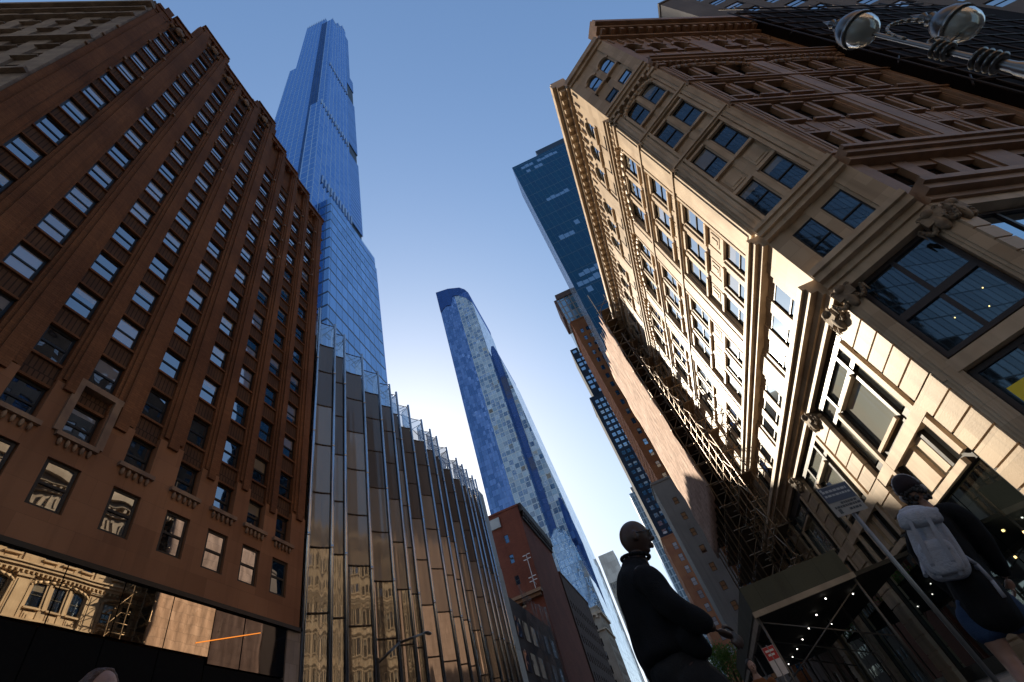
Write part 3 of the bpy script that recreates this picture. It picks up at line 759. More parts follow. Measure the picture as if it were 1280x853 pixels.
    for fr, us in ((F57, [-0.75, -7.75, -14.65, -21.6]), (FC, [0.25, LC - 0.25]), (FB, [0.35, 6.55, 12.8])):
        for u in us:
            orn.blob(fr.p(u, 9.55, 0.12), (0.17, 0.17, 0.34), sd_, n=14, amp=0.03); sd_ += 1
            orn.blob(fr.p(u, 9.98, 0.2), (0.2, 0.16, 0.16), sd_, n=12, amp=0.06); sd_ += 1
            for s_ in (-1, 1):
                vol_ = [fr.p(u + s_ * (0.24 + 0.085 * math.cos(a_) * (1 - a_ / 14)), 9.98 + 0.085 * math.sin(a_) * (1 - a_ / 14), 0.22) for a_ in [0.5 * k for k in range(20)]]
                orn.path(vol_, 0.03, 6)
                sw = [fr.p(u + s_ * (0.14 + 0.42 * t), 9.72 - 0.34 * math.sin(math.pi * min(1, t * 1.15)), 0.1) for t in [k / 8 for k in range(9)]]
                for k in range(8): orn.tube(sw[k], sw[k + 1], 0.05 + 0.035 * math.sin(math.pi * k / 7), 0.05 + 0.035 * math.sin(math.pi * (k + 1) / 8), 7)
                for k in range(1, 8): orn.blob(sw[k] + fr.n * 0.05, 0.055, sd_, n=6, amp=0.2); sd_ += 1
                orn.tube(sw[8], sw[8] - Vector((0, 0, 0.35)), 0.045, 0.015, 7)
            orn.fbox(fr, u - 0.3, u + 0.3, 9.6, 9.95, -0.3, 0.26)
    orn.build('carved_console', surf('sooty_carved_stone', (0.33, 0.25, 0.17), (0.14, 0.1, 0.07), 3.5, 0.8, 0.3, 30), root)  # mottled stone, darker than the mouldings around it
    # ---- shop bays on the street side
    g_sky = glass('large_shop_pane', (0.42, 0.44, 0.39), (0.95, 1.0, 0.97), 0.25, 0.9, 0.03, 0.01, 0.3)  # pale base colour stands in for the sky mirrored in the panes
    for bi, ((a0, a1), (b0, b1)) in enumerate(zip(s57[:-1], s57[1:])):
        g0, g1 = a1, b0
        fr_ = MB(); pan = MB(); shop = MB(); lit = MB()
        d = -0.12
        # outer metal surround
        for u0, u1, z0, z1 in ((g0, g0 + 0.22, 0.15, 9.94), (g1 - 0.3, g1, 0.15, 9.94), (g0 + 0.221, g1 - 0.301, 9.5, 9.94), (g0 + 0.221, g1 - 0.301, 8.72, 8.9), (g0 + 0.221, g1 - 0.301, 6.36, 6.62), (g0 + 0.221, g1 - 0.301, 4.38, 4.68)):
            fr_.fbox(F57, u0, u1, z0, z1, -0.35, d + 0.02 * (z0 > 1))
        for u in (g0 + 1.5, g1 - 1.4): fr_.fbox(F57, u - 0.09, u + 0.09, 4.69, 9.49, -0.35, d + 0.05)
        fr_.fbox(F57, g0 + 0.222, g1 - 0.302, 0.15, 0.6, -0.35, d)
        fr_.build('shop_frame', M_DKFRAME, root)
        lit.fbox(F57, g1 - 0.62, g1 - 0.32, 4.7, 9.45, -0.3, 0.02); lit.fbox(F57, g0 + 1.15, g0 + 1.38, 4.7, 8.7, -0.3, 0.04)
        lit.fbox(F57, g0 + 0.24, g1 - 0.7, 4.4, 4.62, -0.2, 0.05)
        lit.fbox(F57, g0 + 1.6, g1 - 1.5, 6.62, 6.74, -0.2, 0.03); lit.fbox(F57, g0 + 1.6, g1 - 1.5, 8.6, 8.715, -0.2, 0.03)
        lit.build('shop_jamb', M_CREAMTRIM, root)
        for (u0, u1) in ((g0 + 0.23, g0 + 1.14), (g0 + 1.6, g1 - 1.5), (g1 - 1.3, g1 - 0.63)):
            pan.fbox(F57, u0, u1, 6.75, 8.59, -0.3, -0.2); pan.fbox(F57, u0, u1, 8.91, 9.49, -0.3, -0.21); pan.fbox(F57, u0, u1, 4.69, 6.35, -0.3, -0.24)
        pan.build('shop_window', g_sky, root)
        sp = MB(); sp.fbox(F57, g0 + 2.0, g0 + 3.1, 4.75, 6.2, -0.25, -0.1); sp.fbox(F57, g0 + 3.5, g1 - 1.6, 4.75, 5.9, -0.25, -0.1)
        sp.build('spandrel_panel', M_CREAMTRIM, root)
        shop.fbox(F57, g0 + 0.25, g0 + 2.6, 0.6, 4.37, -0.3, -0.2); shop.fbox(F57, g0 + 2.66, g1 - 0.35, 0.6, 4.37, -0.3, -0.2)
        shop.build('shop_front', M_GSHOP, root)
    # ---- big corner window and avenue shop windows
    def bigwin(fr, u0, u1, z0, z1, nx, lit_panes=None, deep=0.3):
        f = MB(); g = MB(); t = 0.14
        f.fbox(fr, u0, u1, z0, z0 + t, -0.4, -deep + 0.08); f.fbox(fr, u0, u1, z1 - t, z1, -0.4, -deep + 0.08)
        f.fbox(fr, u0, u0 + t, z0 + t, z1 - t, -0.4, -deep + 0.078); f.fbox(fr, u1 - t, u1, z0 + t, z1 - t, -0.4, -deep + 0.078)
        zm = (z0 + z1) / 2 - 0.05
        f.fbox(fr, u0 + t, u1 - t, zm - 0.12, zm + 0.12, -0.4, -deep + 0.1)
        for k in range(1, nx): u = u0 + (u1 - u0) * k / nx; f.fbox(fr, u - 0.07, u + 0.07, z0 + t, z1 - t, -0.4, -deep + 0.06)
        o = f.build('large_window', plain('plum_brown_frame', (0.035, 0.022, 0.022), 0.45), root)
        g.fbox(fr, u0 + 0.05, u1 - 0.05, z0 + 0.05, z1 - 0.05, -0.41, -deep)
        g.build('pane', M_GARG, o)
    bigwin(FC, 0.55, LC - 0.55, 6.5, 9.94, 2, deep=0.36)
    bigwin(FC, 0.55, LC - 0.55, 0.5, 5.9, 2, deep=0.36)
    bigwin(FB, 0.85, 5.7, 6.5, 9.94, 3, deep=0.36); bigwin(FB, 0.85, 5.7, 0.5, 5.9, 3, deep=0.36)
    bigwin(FB, 7.35, 12.4, 6.5, 9.94, 3, deep=0.36); bigwin(FB, 7.35, 12.4, 0.5, 5.9, 3, deep=0.36)
    b = MB(); b.fbox(FC, 0.8, 1.75, 3.6, 5.1, -0.37, -0.345); b.build('lit_blind', plain('yellow_lit_blind', (0.3, 0.25, 0.03), 0.7, emit=(0.5, 0.4, 0.03), estr=0.07), root)
    lamp = plain('ceiling_spot', (0.9, 0.7, 0.4), 0.4, emit=(1.0, 0.7, 0.25), estr=1.2)
    b = MB()
    for u, z in ((-3.2, 2.6), (-4.5, 2.3), (-2.6, 2.2), (-3.9, 2.9)): b.tube(F57.p(u, z, -0.2), F57.p(u, z, -0.17), 0.035)
    for u, z in ((1.5, 7.3), (2.2, 7.0), (2.5, 7.5)): b.tube(FC.p(u, z, -0.4), FC.p(u, z, -0.34), 0.016)
    b.build('spot_lamp', lamp, root)
    wset.build()
terracotta_building()
# ------------------------------------------------------------------ towers and other buildings
M_CONC = surf('pale_concrete', (0.42, 0.40, 0.375), None, 0.3, 0.8, 0.1, 12)
M_WFR = plain('pale_window_frame', (0.4, 0.38, 0.36), 0.5)

def supertall():
    root = thing('supertall_tower', (-40, 58, 0), 'very tall slender blue glass skyscraper with stepped top rising behind the brown brick building', 'skyscraper')
    tint = (0.42, 0.62, 0.95)
    m_s = curtain('blue_curtain_wall', (0.008, 0.035, 0.12), (0.02, 0.075, 0.21), (0.30, 0.44, 0.66), 2.6, 4.4, 0.16, tint, (0.22, 0.8), 0.05, 0.06, 0.02, t2=(0.3, 0.5, 0.85))
    m_w = curtain('blue_curtain_wall_side', (0.012, 0.05, 0.16), (0.035, 0.10, 0.26), (0.28, 0.42, 0.62), 2.6, 4.4, 0.15, tint, (0.25, 0.8), 0.05, 0.06, 0.02, t2=(0.34, 0.55, 0.9))
    m_e = curtain('blue_banded_wall', (0.012, 0.04, 0.12), (0.03, 0.08, 0.2), (0.16, 0.24, 0.36), 30, 2.9, 0.22, tint, (0.2, 0.8), 0.05, 0.06, 0.01)
    m_b = curtain('blue_podium_wall', (0.02, 0.07, 0.2), (0.05, 0.13, 0.3), (0.10, 0.16, 0.26), 2.2, 4.6, 0.06, (0.5, 0.72, 1.0), (0.3, 0.85), 0.04, 0.06, 0.015, bandh=(4.6, 0.32), band_col=(0.015, 0.03, 0.06))
    m_n = curtain('shaded_recess_wall', (0.006, 0.018, 0.05), (0.012, 0.03, 0.08), (0.02, 0.04, 0.08), 1.55, 4.4, 0.09, (0.25, 0.4, 0.7), (0.1, 0.5), 0.1, 0.05, 0.01)  # dark tone paints the notch's shade onto the flat side wall
    m_d = plain('dark_louvre', (0.015, 0.018, 0.022), 0.5)
    m_l = plain('mechanical_band_fin', (0.55, 0.6, 0.66), 0.3, 0.8)
    b = MB(); b.box(-49, -40, 49.8, 56, 0, 440); b.box(-49, -40, 56.01, 61.5, 0, 462); b.box(-49, -40, 61.51, 66.6, 0, 484); b.build('south_shaft', m_s, root, split=False)
    b = MB(); b.box(-66.5, -49.01, 53.2, 67, 0, 486); b.build('north_shaft', m_w, root)
    b = MB(); b.box(-70.5, -49.02, 53.0, 67.2, 0, 350); b.build('north_shoulder', m_w, root)
    b = MB(); b.box(-44.5, -39.85, 46.3, 49.79, 0, 219); b.build('corner_shoulder', m_s, root)
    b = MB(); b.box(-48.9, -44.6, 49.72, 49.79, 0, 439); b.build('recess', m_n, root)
    b = MB()
    for z0, z1 in ((152, 214), (226, 300), (328, 352)): b.box(-58, -40.2, 66.61, 73.8, z0, z1)
    b.box(-58, -40.2, 66.61, 70.5, 352.01, 470)
    b.build('cantilever', m_e, root)
    b = MB()
    for z0, z1 in ((147.5, 151.99), (214.01, 225.99), (300.01, 327.99)): b.box(-57.5, -40.6, 66.61, 73.5, z0, z1)
    b.build('louvre_band', m_d, root)
    b = MB(); b.box(-62, -36, 49.9, 72.4, 0, 132.5); b.build('podium_block', m_b, root)
    b = MB(); b.box(-61, -36.2, 72.41, 73.4, 0, 128); b.build('podium_fin', m_w, root)
    b = MB()
    for z, y0, y1 in ((150, 50.2, 66), (219, 46.6, 66), (300, 50.2, 66)):
        y = y0
        while y < y1: b.box(-40.0, -39.55, y, y + 0.5, z - 2.6, z + 2.6); y += 1.55
    y = 50.0
    while y < 66.5: zt_ = 440 if y < 55.6 else 462 if y < 61.2 else 484; b.box(-40.3, -39.9, y, y + 0.35, zt_, zt_ + 5); y += 1.1
    x = -66
    while x < -49.5: b.box(x, x + 0.4, 53.0, 53.3, 486, 491.5); x += 1.6
    b.build('crown_fin', m_l, root)
    b = MB(); b.box(-63, -50, 55, 65, 486.01, 489.5); b.box(-48, -41, 62.5, 66, 484.01, 488); b.build('crown_plant', m_d, root)
supertall()

def waterfall_tower():
    root = thing('curved_glass_tower', (-42, 235, 0), 'tall blue and silver glass tower with pixelated panes and curved stepping side', 'skyscraper')
    F = Fr(0, 215, 0.0)
    m_blue = curtain('pixelated_blue_wall', (0.010, 0.025, 0.10), (0.15, 0.23, 0.46), (0.03, 0.06, 0.16), 1.7, 3.1, 0.05, (0.5, 0.68, 1.0), (0.16, 0.8), 0.05, 0.1, 0.12, 0.0, contrast=1.5)
    m_silv = curtain('silver_patch_wall', (0.02, 0.035, 0.05), (0.5, 0.52, 0.5), (0.55, 0.56, 0.55), 2.6, 3.1, 0.15, (0.75, 0.86, 1.0), (0.14, 0.8), 0.06, 0.2, 0.2, 0.0, bandh=(15.5, 0.3), band_col=(0.5, 0.5, 0.48), contrast=1.6)
    m_navy = curtain('navy_glass_strip', (0.006, 0.018, 0.07), (0.012, 0.03, 0.11), (0.01, 0.025, 0.08), 3.2, 3.5, 0.05, (0.3, 0.45, 0.85), (0.15, 0.6), 0.06, 0.05, 0.02)
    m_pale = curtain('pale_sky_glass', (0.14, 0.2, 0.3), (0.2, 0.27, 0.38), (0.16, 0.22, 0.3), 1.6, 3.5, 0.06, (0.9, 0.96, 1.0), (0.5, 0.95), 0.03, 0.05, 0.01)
    def vol(name, pts, y0, y1, mf, ms):
        f = Fr(0, y0, 0.0); b = MB(); b.fprism(f, pts, -(y1 - y0), 0.0)
        n = len(pts)
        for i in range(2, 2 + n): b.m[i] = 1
        return b.build(name, [mf, ms], root)
    arc = lambda cx_, cz_, rx, rz, a0, a1, n=10: [(cx_ + rx * math.cos(math.radians(a0 + (a1 - a0) * k / n)), cz_ + rz * math.sin(math.radians(a0 + (a1 - a0) * k / n))) for k in range(n + 1)]
    vol('main_slab', [(-58, 0), (-44.6, 0)] + [(-44.6, 294)] + [(-48, 299.5), (-58, 301)], 215, 255, m_blue, m_blue)
    vol('top_cap', [(-58.05, 277), (-53, 281), (-49, 280), (-46, 289), (-42, 287), (-36.5, 280), (-33.2, 272), (-32.95, 278), (-33.6, 284.5), (-35.5, 290), (-39, 295), (-48, 300), (-58.05, 302)], 214.6, 255.2, m_navy, m_navy)
    vol('silver_slab', [(-44.59, 0), (-33, 0)] + arc(-42, 268, 9, 26, 0, 88) + [(-44.59, 296)], 214.9, 258, m_silv, m_pale)
    prof = [(-30.8, 0), (-20.9, 0), (-20.9, 90), (-22.0, 112), (-23.4, 132), (-25, 160), (-26.6, 190), (-28.0, 214), (-29.0, 222), (-30.0, 225), (-30.8, 223)]
    vol('lower_slab', prof, 221, 262, m_silv, m_pale)
    vol('navy_strip', [(-33.2, 0), (-30.81, 0), (-29.3, 130), (-28.2, 205), (-28.6, 221), (-29.6, 226.5), (-31.2, 227), (-32.4, 223), (-33.2, 214)], 220.3, 259, m_navy, m_navy)
    vol('side_slab', [(-24.6, 0), (-20.4, 0), (-20.4, 84), (-21.4, 99), (-22.6, 108), (-24, 109), (-24.6, 100)], 219.5, 261, m_navy, m_pale)
    m_tw = curtain('low_mirror_glass', (0.06, 0.1, 0.16), (0.12, 0.18, 0.26), (0.2, 0.25, 0.3), 1.9, 3.2, 0.07, (0.8, 0.92, 1.0), (0.35, 0.9), 0.04, 0.5, 0.015)
    vol('entrance_volume', [(-31, 0), (-20.0, 0), (-20.0, 46), (-20.8, 64), (-22.2, 78), (-24.6, 85.5), (-28, 87), (-31, 83)], 200, 219.3, m_tw, m_pale)
waterfall_tower()

def dark_tower():
    root = thing('dark_glass_tower', (25, 90, 0), 'dark navy glass office tower leaning out behind the cream corner building', 'skyscraper')
    m = curtain('navy_office_glass', (0.002, 0.010, 0.018), (0.010, 0.048, 0.085), (0.03, 0.095, 0.145), 1.6, 3.9, 0.05, (0.25, 0.5, 0.68), (0.05, 0.5), 0.05, 0.15, 0.03, bandh=(7.8, 0.2), band_col=(0.03, 0.08, 0.13), contrast=1.4)
    mn = curtain('finned_north_wall', (0.01, 0.012, 0.016), (0.03, 0.035, 0.045), (0.32, 0.38, 0.46), 1.3, 900, 0.16, (0.6, 0.7, 0.85), (0.15, 0.6), 0.08, 0.05, 0.01)
    b = MB()
    pts = [(10.0, 85), (46, 85), (46, 98), (10.0, 98)]; top = [(18.2, 85), (52, 85), (52, 98), (18.2, 98)]
    low = [(13.4, 85), (47.8, 85), (47.8, 98), (13.4, 98)]
    b.prism(low, 72, 173, 0, top); b.m[5] = 1
    b.prism([(18, 85.5), (46, 85.5), (46, 97.5), (18, 97.5)], 0, 71.99)
    b.build('tower_body', [m, mn], root, split=False)
    b = MB(); b.box(30, 50, 87, 97, 173.01, 181); b.build('plant_room', plain('navy_plant_panel', (0.012, 0.02, 0.035), 0.4), root)
    ml = glass('pane_with_pale_blind', (0.04, 0.11, 0.18), (0.8, 0.9, 1.0), 0.25, 0.9, 0.03, 0.01, 0.5)
    rg = random.Random(9)
    F = Fr(0, 85, 0)
    for z, u0, n in ((168, 21, 9), (164, 22, 4), (140, 22, 5), (121, 25, 4), (117, 18.5, 3), (98, 15.7, 5), (94.5, 15.6, 7), (91, 15.4, 3)):
        b = MB()
        for k in range(n):
            if rg.random() < 0.75: b.fbox(F, u0 + 1.65 * k, u0 + 1.65 * k + 1.5, z, z + 1.5 + rg.random(), -0.2, 0.03)
        if b.v: b.build('blind', ml, root)
dark_tower()

def grid_building(name, label, x0, x1, y0, y1, h, mat, wm, pitch, storey, ww, wh, faces='W', start=1.2, cat='building', margin=1.0, extra=None, limit=96):
    """box building with real window openings built as shallow boxes in a recessed wall"""
    root = thing(name, ((x0 + x1) / 2, (y0 + y1) / 2, 0), label, cat)
    b = MB(); b.box(x0 + 0.2, x1 - 0.2, y0 + 0.2, y1 - 0.2, 0, h - 0.3)
    lst = []
    frs = {'W': (Fr(x0, y0, 0.0), x1 - x0), 'N': (Fr(x0, y1, -math.pi / 2), y1 - y0), 'S': (Fr(x1, y0, math.pi / 2), y1 - y0)}
    for fk, (fr, ln) in frs.items():
        if fk not in faces:
            b.fbox(fr, 0.301 if fk == 'S' else 0.0, ln - 0.301 if fk == 'N' else ln, 0, h, -0.3, 0.0); continue
        n = max(1, int((ln - 2 * margin + 0.01) / pitch)); off = (ln - n * pitch) / 2
        us = [off + pitch * (k + 0.5) for k in range(n)]
        nz = int((h - start - 0.8) / storey)
        e = [0.301 if fk == 'S' else 0.0] + [q for u in us for q in (u - ww / 2, u + ww / 2)] + [ln - 0.301 if fk == 'N' else ln]
        for k in range(0, len(e), 2): b.fbox(fr, e[k], e[k+1], 0, h, -0.3, 0.0)
        for u in us:
            z = 0.0
            for k in range(nz):
                zz = start + k * storey; b.fbox(fr, u - ww/2, u + ww/2, z, zz, -0.3, -0.02); z = zz + wh; lst.append((fr, u, zz))
            b.fbox(fr, u - ww/2, u + ww/2, z, h, -0.3, -0.02)
    b.build('wall', mat, root)
    ws = Windows(root, M_DKFRAME if not extra else extra, min(0.09, ww * 0.08), limit)
    rg = random.Random(hash(name) % 1000 if False else len(name) * 7)
    for fr, u, z in lst:
        up = wm[0] if rg.random() < wm[2] else wm[1]; lo = wm[0] if rg.random() < wm[2] * 0.6 else wm[1]
        ws.add(fr, u, z, ww, wh, -0.14, up, lo)
    ws.build()
    b = MB(); b.box(x0 - 0.15, x1 + 0.15, y0 - 0.15, y1 + 0.15, h + 0.001, h + 0.5); b.build('parapet', mat, root)
    return root

M_ORBRICK = surf('orange_brick', (0.46, 0.165, 0.06), (0.37, 0.12, 0.046), 0.3, 0.85, 0.2, 14, (0.5, 0.2, 0.015), 0.7, 0.25, 0.25)
M_BLUEP = glass('blue_reflecting_pane', (0.05, 0.11, 0.2), (0.8, 0.92, 1.0), 0.4, 0.95, 0.03, 0.01, 0.5)
M_PALEP = glass('pane_with_white_blind', (0.45, 0.46, 0.47), (0.9, 0.95, 1.0), 0.2, 0.9, 0.03, 0.01, 0.5)
ob = grid_building('orange_brick_tower', 'tall narrow orange brick tower with rows of small blue windows', 11.5, 21, 108, 125.5, 106, M_ORBRICK, (M_PALEP, M_BLUEP, 0.25), 1.85, 3.3, 1.0, 1.7, 'WN', limit=98)
b = MB(); b.box(11.0, 21, 108.5, 124, 106.51, 119); b.build('crown', curtain('crown_glazing', (0.05, 0.09, 0.11), (0.3, 0.34, 0.36), (0.35, 0.24, 0.18), 1.7, 3.1, 0.2, (0.8, 0.95, 1.0), (0.2, 0.8)), ob)
b = MB(); b.box(10.2, 11.4, 110, 119, 112, 121); b.box(11.2, 20.5, 108.2, 123, 119.01, 121.5); b.build('roof_box', surf('rusty_roof_box', (0.22, 0.12, 0.09), None, 0.8), ob)
db = grid_building('dark_apartment_tower', 'dark slate apartment tower with pale windows left of the orange brick tower', 11.5, 30, 207, 226, 146, surf('dark_slate_wall', (0.035, 0.042, 0.058), (0.02, 0.025, 0.035), 0.1, 0.95, 0.1, 8, None, 0.6, 0.2, 0.05), (M_PALEP, M_BLUEP, 0.3), 2.6, 3.6, 1.9, 2.1, 'W', limit=90)
b = MB(); b.box(13.9, 30, 207.3, 225, 146.51, 183); b.build('upper_block', surf('dark_slate_upper_wall', (0.03, 0.036, 0.05), None, 0.15, 0.95, 0.1, 8, None, 0.6, 0.2, 0.05), db)
F = Fr(13.9, 207.3, 0)
b = MB()
for k in range(10):
    for j in range(5):
        if (k * 5 + j * 3) % 4: b.fbox(F, 1.0 + 3 * j, 3.2 + 3 * j, 148 + 3.5 * k, 150 + 3.5 * k, -0.2, 0.05)
b.build('upper_window', M_BLUEP, db)
pg = thing('pale_grid_tower', (14, 268, 0), 'far pale blue glass tower with a fine grid seen past the dark apartment tower', 'skyscraper')
b = MB(); b.box(9.9, 30, 260, 276, 0, 114); b.build('tower_body', curtain('pale_grid_wall', (0.10, 0.15, 0.2), (0.2, 0.27, 0.33), (0.42, 0.47, 0.5), 1.5, 3.4, 0.28, (0.75, 0.9, 1.0), (0.25, 0.8)), pg)
b = MB(); b.box(12, 24, 262, 274, 114.01, 118); b.build('plant_room', M_CONC, pg)
wt = thing('pale_stone_tower', (-19, 338, 0), 'far light grey tower with a dark glass strip at the end of the street', 'building')
b = MB(); b.box(-24.4, -13.6, 330, 346, 0, 114); b.build('tower_body', surf('light_grey_cladding', (0.5, 0.49, 0.47), None, 0.1, 0.7, 0.05, 8, (3, 3.6, 0.05), 0.75), wt)
b = MB(); b.box(-23.6, -19.0, 329.7, 330, 0, 96); b.build('glass_strip', curtain('dark_strip_glass', (0.02, 0.022, 0.026), (0.05, 0.055, 0.06), (0.08, 0.08, 0.085), 1.5, 3.6, 0.2, (0.7, 0.8, 0.9), (0.1, 0.7)), wt)
grid_building('low_orange_brick_house', 'low ornate orange brick house with white windows at street end beyond the plain grey building', 9.8, 22, 176, 193, 58, surf('bright_terracotta_brick', (0.40, 0.15, 0.06), (0.3, 0.10, 0.045), 0.3, 0.8, 0.2, 10), (M_PALEP, M_GBLIND, 0.6), 2.7, 4.0, 1.5, 2.4, 'WN', limit=80)
grid_building('plain_grey_building', 'plain grey rendered building with a column of small square dark windows', 8.75, 14.5, 98, 106, 43, surf('grey_render', (0.30, 0.262, 0.225), (0.24, 0.21, 0.18), 0.2, 0.9, 0.08, 10, None, 0.6, 0.3, 0.1), (M_GDARK2, M_GDARK2, 0.0), 3.6, 3.35, 1.0, 1.5, 'W', start=4, margin=1.0, limit=60)

# red brick building with its ledge
rb = grid_building('red_brick_building', 'red brown brick building with a pale coping and few small windows past the glass shop', -42, -21, 103, 130, 53.5, surf('red_brown_brick', (0.215, 0.062, 0.034), (0.16, 0.045, 0.026), 0.25, 0.85, 0.2, 12, (0.45, 0.16, 0.012), 0.7, 0.3, 0.25), (M_GBLIND, M_GDARK, 0.2), 6.0, 4.6, 1.0, 1.9, 'W', start=14, margin=1.5, limit=60)
b = MB(); b.box(-42.1, -26.0, 102.6, 103.2, 50.2, 52.6); b.build('coping_band', M_CONC, rb)
b = MB(); b.box(-42.1, -20.8, 101.2, 103.0, 33.8, 34.4); b.box(-42.1, -21.2, 101.9, 103.0, 33.2, 33.79); b.build('ledge', surf('orange_brown_ledge', (0.28, 0.16, 0.09), None, 1, 0.8), rb)
b = MB(); b.box(-21.0, -20.2, 103.5, 130.5, 52.3, 54.3); b.box(-20.99, -20.6, 104, 130, 50.6, 52.29)
for k in range(18): b.box(-21.0, -20.3, 104 + 1.45 * k, 104.5 + 1.45 * k, 51.2, 52.28)
b.build('street_cornice', surf('dark_cornice', (0.05, 0.036, 0.03), None, 1, 0.7), rb)
b = MB()
for z in (41.2, 40.3, 36.6, 35.8):
    b.box(-22.6, -21.9, 100.9, 101.05, z, z + 0.14); b.box(-21.6, -20.9, 100.9, 101.05, z + 0.1, z + 0.24)
b.box(-21.8, -21.7, 100.95, 103, 35.6, 35.7); b.box(-21.8, -21.7, 101.0, 101.1, 34.4, 41.4)
b.build('bracket_light', plain('white_bracket', (0.75, 0.75, 0.75), 0.4), rb)
grid_building('dark_brick_house', 'dark brown brick house with flat cornice between red brick building and ornate cream house', -42, -20.8, 131, 166, 45.5, surf('very_dark_brick', (0.075, 0.04, 0.028), None, 0.3, 0.85, 0.2, 12), (M_GBLIND, M_GDARK, 0.15), 3.0, 4.0, 1.3, 2.0, 'S', limit=60)
cr = grid_building('ornate_cream_house', 'small ornate cream stone house at the foot of the curved glass tower', -40, -19.9, 180, 198, 47.6, surf('old_cream_stone', (0.46, 0.38, 0.29), (0.33, 0.27, 0.2), 0.5, 0.8, 0.2, 12), (M_GBLIND, M_GDARK, 0.2), 2.4, 3.9, 1.2, 2.3, 'WS', limit=60)
b = MB(); b.box(-40.5, -19.2, 179.3, 198, 45.4, 46.2); b.box(-40.4, -19.4, 179.5, 198, 40.6, 41.1)
for k in range(12): b.box(-40 + 1.7 * k, -39.4 + 1.7 * k, 179.2, 179.9, 44.4, 45.39)
b.build('cornice', M_CREAMTRIM, cr)
def sheet_mat():
    m, nt, out = new_mat('translucent_sheet'); t = N(nt, 'ShaderNodeBsdfTransparent'); d = N(nt, 'ShaderNodeBsdfDiffuse'); d.inputs[0].default_value = (0.26, 0.22, 0.20, 1)
    tc = N(nt, 'ShaderNodeTexCoord'); n = N(nt, 'ShaderNodeTexNoise'); n.inputs['Scale'].default_value = 0.5; n.inputs['Detail'].default_value = 4; nt.links.new(tc.outputs['Object'], n.inputs['Vector'])
    r = N(nt, 'ShaderNodeMapRange'); r.inputs[1].default_value = 0.35; r.inputs[2].default_value = 0.75; r.inputs[3].default_value = 0.06; r.inputs[4].default_value = 0.42; nt.links.new(n.outputs[0], r.inputs[0])
    mx = N(nt, 'ShaderNodeMixShader'); nt.links.new(r.outputs[0], mx.inputs[0]); nt.links.new(t.outputs[0], mx.inputs[1]); nt.links.new(d.outputs[0], mx.inputs[2]); nt.links.new(mx.outputs[0], out.inputs[0]); return m
lb = thing('low_dark_shopfront_building', (-21, 89, 0), 'low dark building wrapped in a torn translucent sheet beside the glass shop', 'building')
b = MB(); b.box(-40, -21.4, 76.2, 102.4, 0, 27); b.build('wall', surf('dark_brown_wall', (0.055, 0.034, 0.027), None, 0.3, 0.8, 0.1, 10, (3.2, 3.2, 0.06), 0.4), lb)
b = MB()
for k in range(6):
    for j in range(5): b.box(-21.4, -21.3, 78 + 4 * k, 80.6 + 4 * k, 3 + 4.6 * j, 5.9 + 4.6 * j)
b.build('window', M_GDARK, lb)
b = MB()
nu, nz = 26, 22; i0 = 0; rg = random.Random(4)
fold = [rg.uniform(-0.35, 0.35) for _ in range(nu + 1)]
for j in range(nz + 1):
    for k in range(nu + 1):
        t = j / nz; y = 84 + 17.5 * k / nu - 2.0 * t
        b.v.append(Vector((-20.9 + fold[k] * (0.4 + 0.8 * t) + 0.25 * math.sin(k * 1.7 + 3 * t), y, 30.5 - 27 * t - 1.2 * math.sin(math.pi * k / nu))))
for j in range(nz):
    for k in range(nu):
        a = j * (nu + 1) + k; b.f.append((a, a + 1, a + nu + 2, a + nu + 1)); b.m.append(0); b.sm.append(True)
o = b.build('plastic_sheet', sheet_mat(), lb)
sm_ = o.modifiers.new('thickness', 'SOLIDIFY'); sm_.thickness = 0.012

# building under scaffold and its scaffold
M_PIPE = plain('rusty_scaffold_pipe', (0.34, 0.24, 0.15), 0.45, 0.6)
M_PLANK = surf('scaffold_plank', (0.20, 0.135, 0.085), None, 1.5, 0.85, 0.2, 20)
nb = grid_building('building_under_scaffold', 'brown building standing behind the netted scaffold', 10.3, 34, 43.6, 62, 38, surf('brown_old_wall', (0.13, 0.085, 0.06), None, 0.4, 0.85, 0.2, 14), (M_GBLIND, M_GDARK, 0.2), 2.6, 3.7, 1.2, 2.0, 'N', limit=70)
sc = thing('netted_scaffold', (8.8, 48, 0), 'tall pipe scaffold with pinkish debris netting and bare pipes at its near end', 'scaffold')
x0, x1, y0, y1 = 7.7, 9.5, 40.2, 56.5
b = MB(); n = 32; zt = lambda k: 41.5 + 0.9 * math.sin(k * 1.9) + 0.6 * math.sin(k * 0.7) - 3.5 * (1 - k / n) ** 2
i = 0
for j in range(19):
    for k in range(n + 1):
        y = y0 + (y1 - y0) * k / n; z = 15.0 + (zt(k) - 15.0) * j / 18
        b.v.append(Vector((x0 - 0.06 + 0.10 * math.sin(k * 2.1 + j * 0.9) + 0.05 * math.sin(k * 5 + j * 2.3), y, z)))
for j in range(18):
    for k in range(n):
        a = j * (n + 1) + k; b.f.append((a, a + n + 1, a + n + 2, a + 1)); b.m.append(0); b.sm.append(True)
o = b.build('netting', surf('pinkish_debris_net', (0.62, 0.43, 0.34), (0.52, 0.35, 0.27), 0.8, 0.9, 0.6, 5, (2.3, 0.98, 0.035), 0.66, 0.35, 0.1), sc)
so = o.modifiers.new('thickness', 'SOLIDIFY'); so.thickness = 0.02
rg = random.Random(8)
ysx = [y0 + 2.3 * k for k in range(8)]
for y in ysx:
    for x in (x0 + 0.12, x1):
        b = MB(); b.tube((x, y, 4.2), (x + rg.uniform(-.1, .1), y, 40.5 + rg.uniform(-1.5, 2.6)), 0.055, n=6); b.build('upright', M_PIPE, sc)
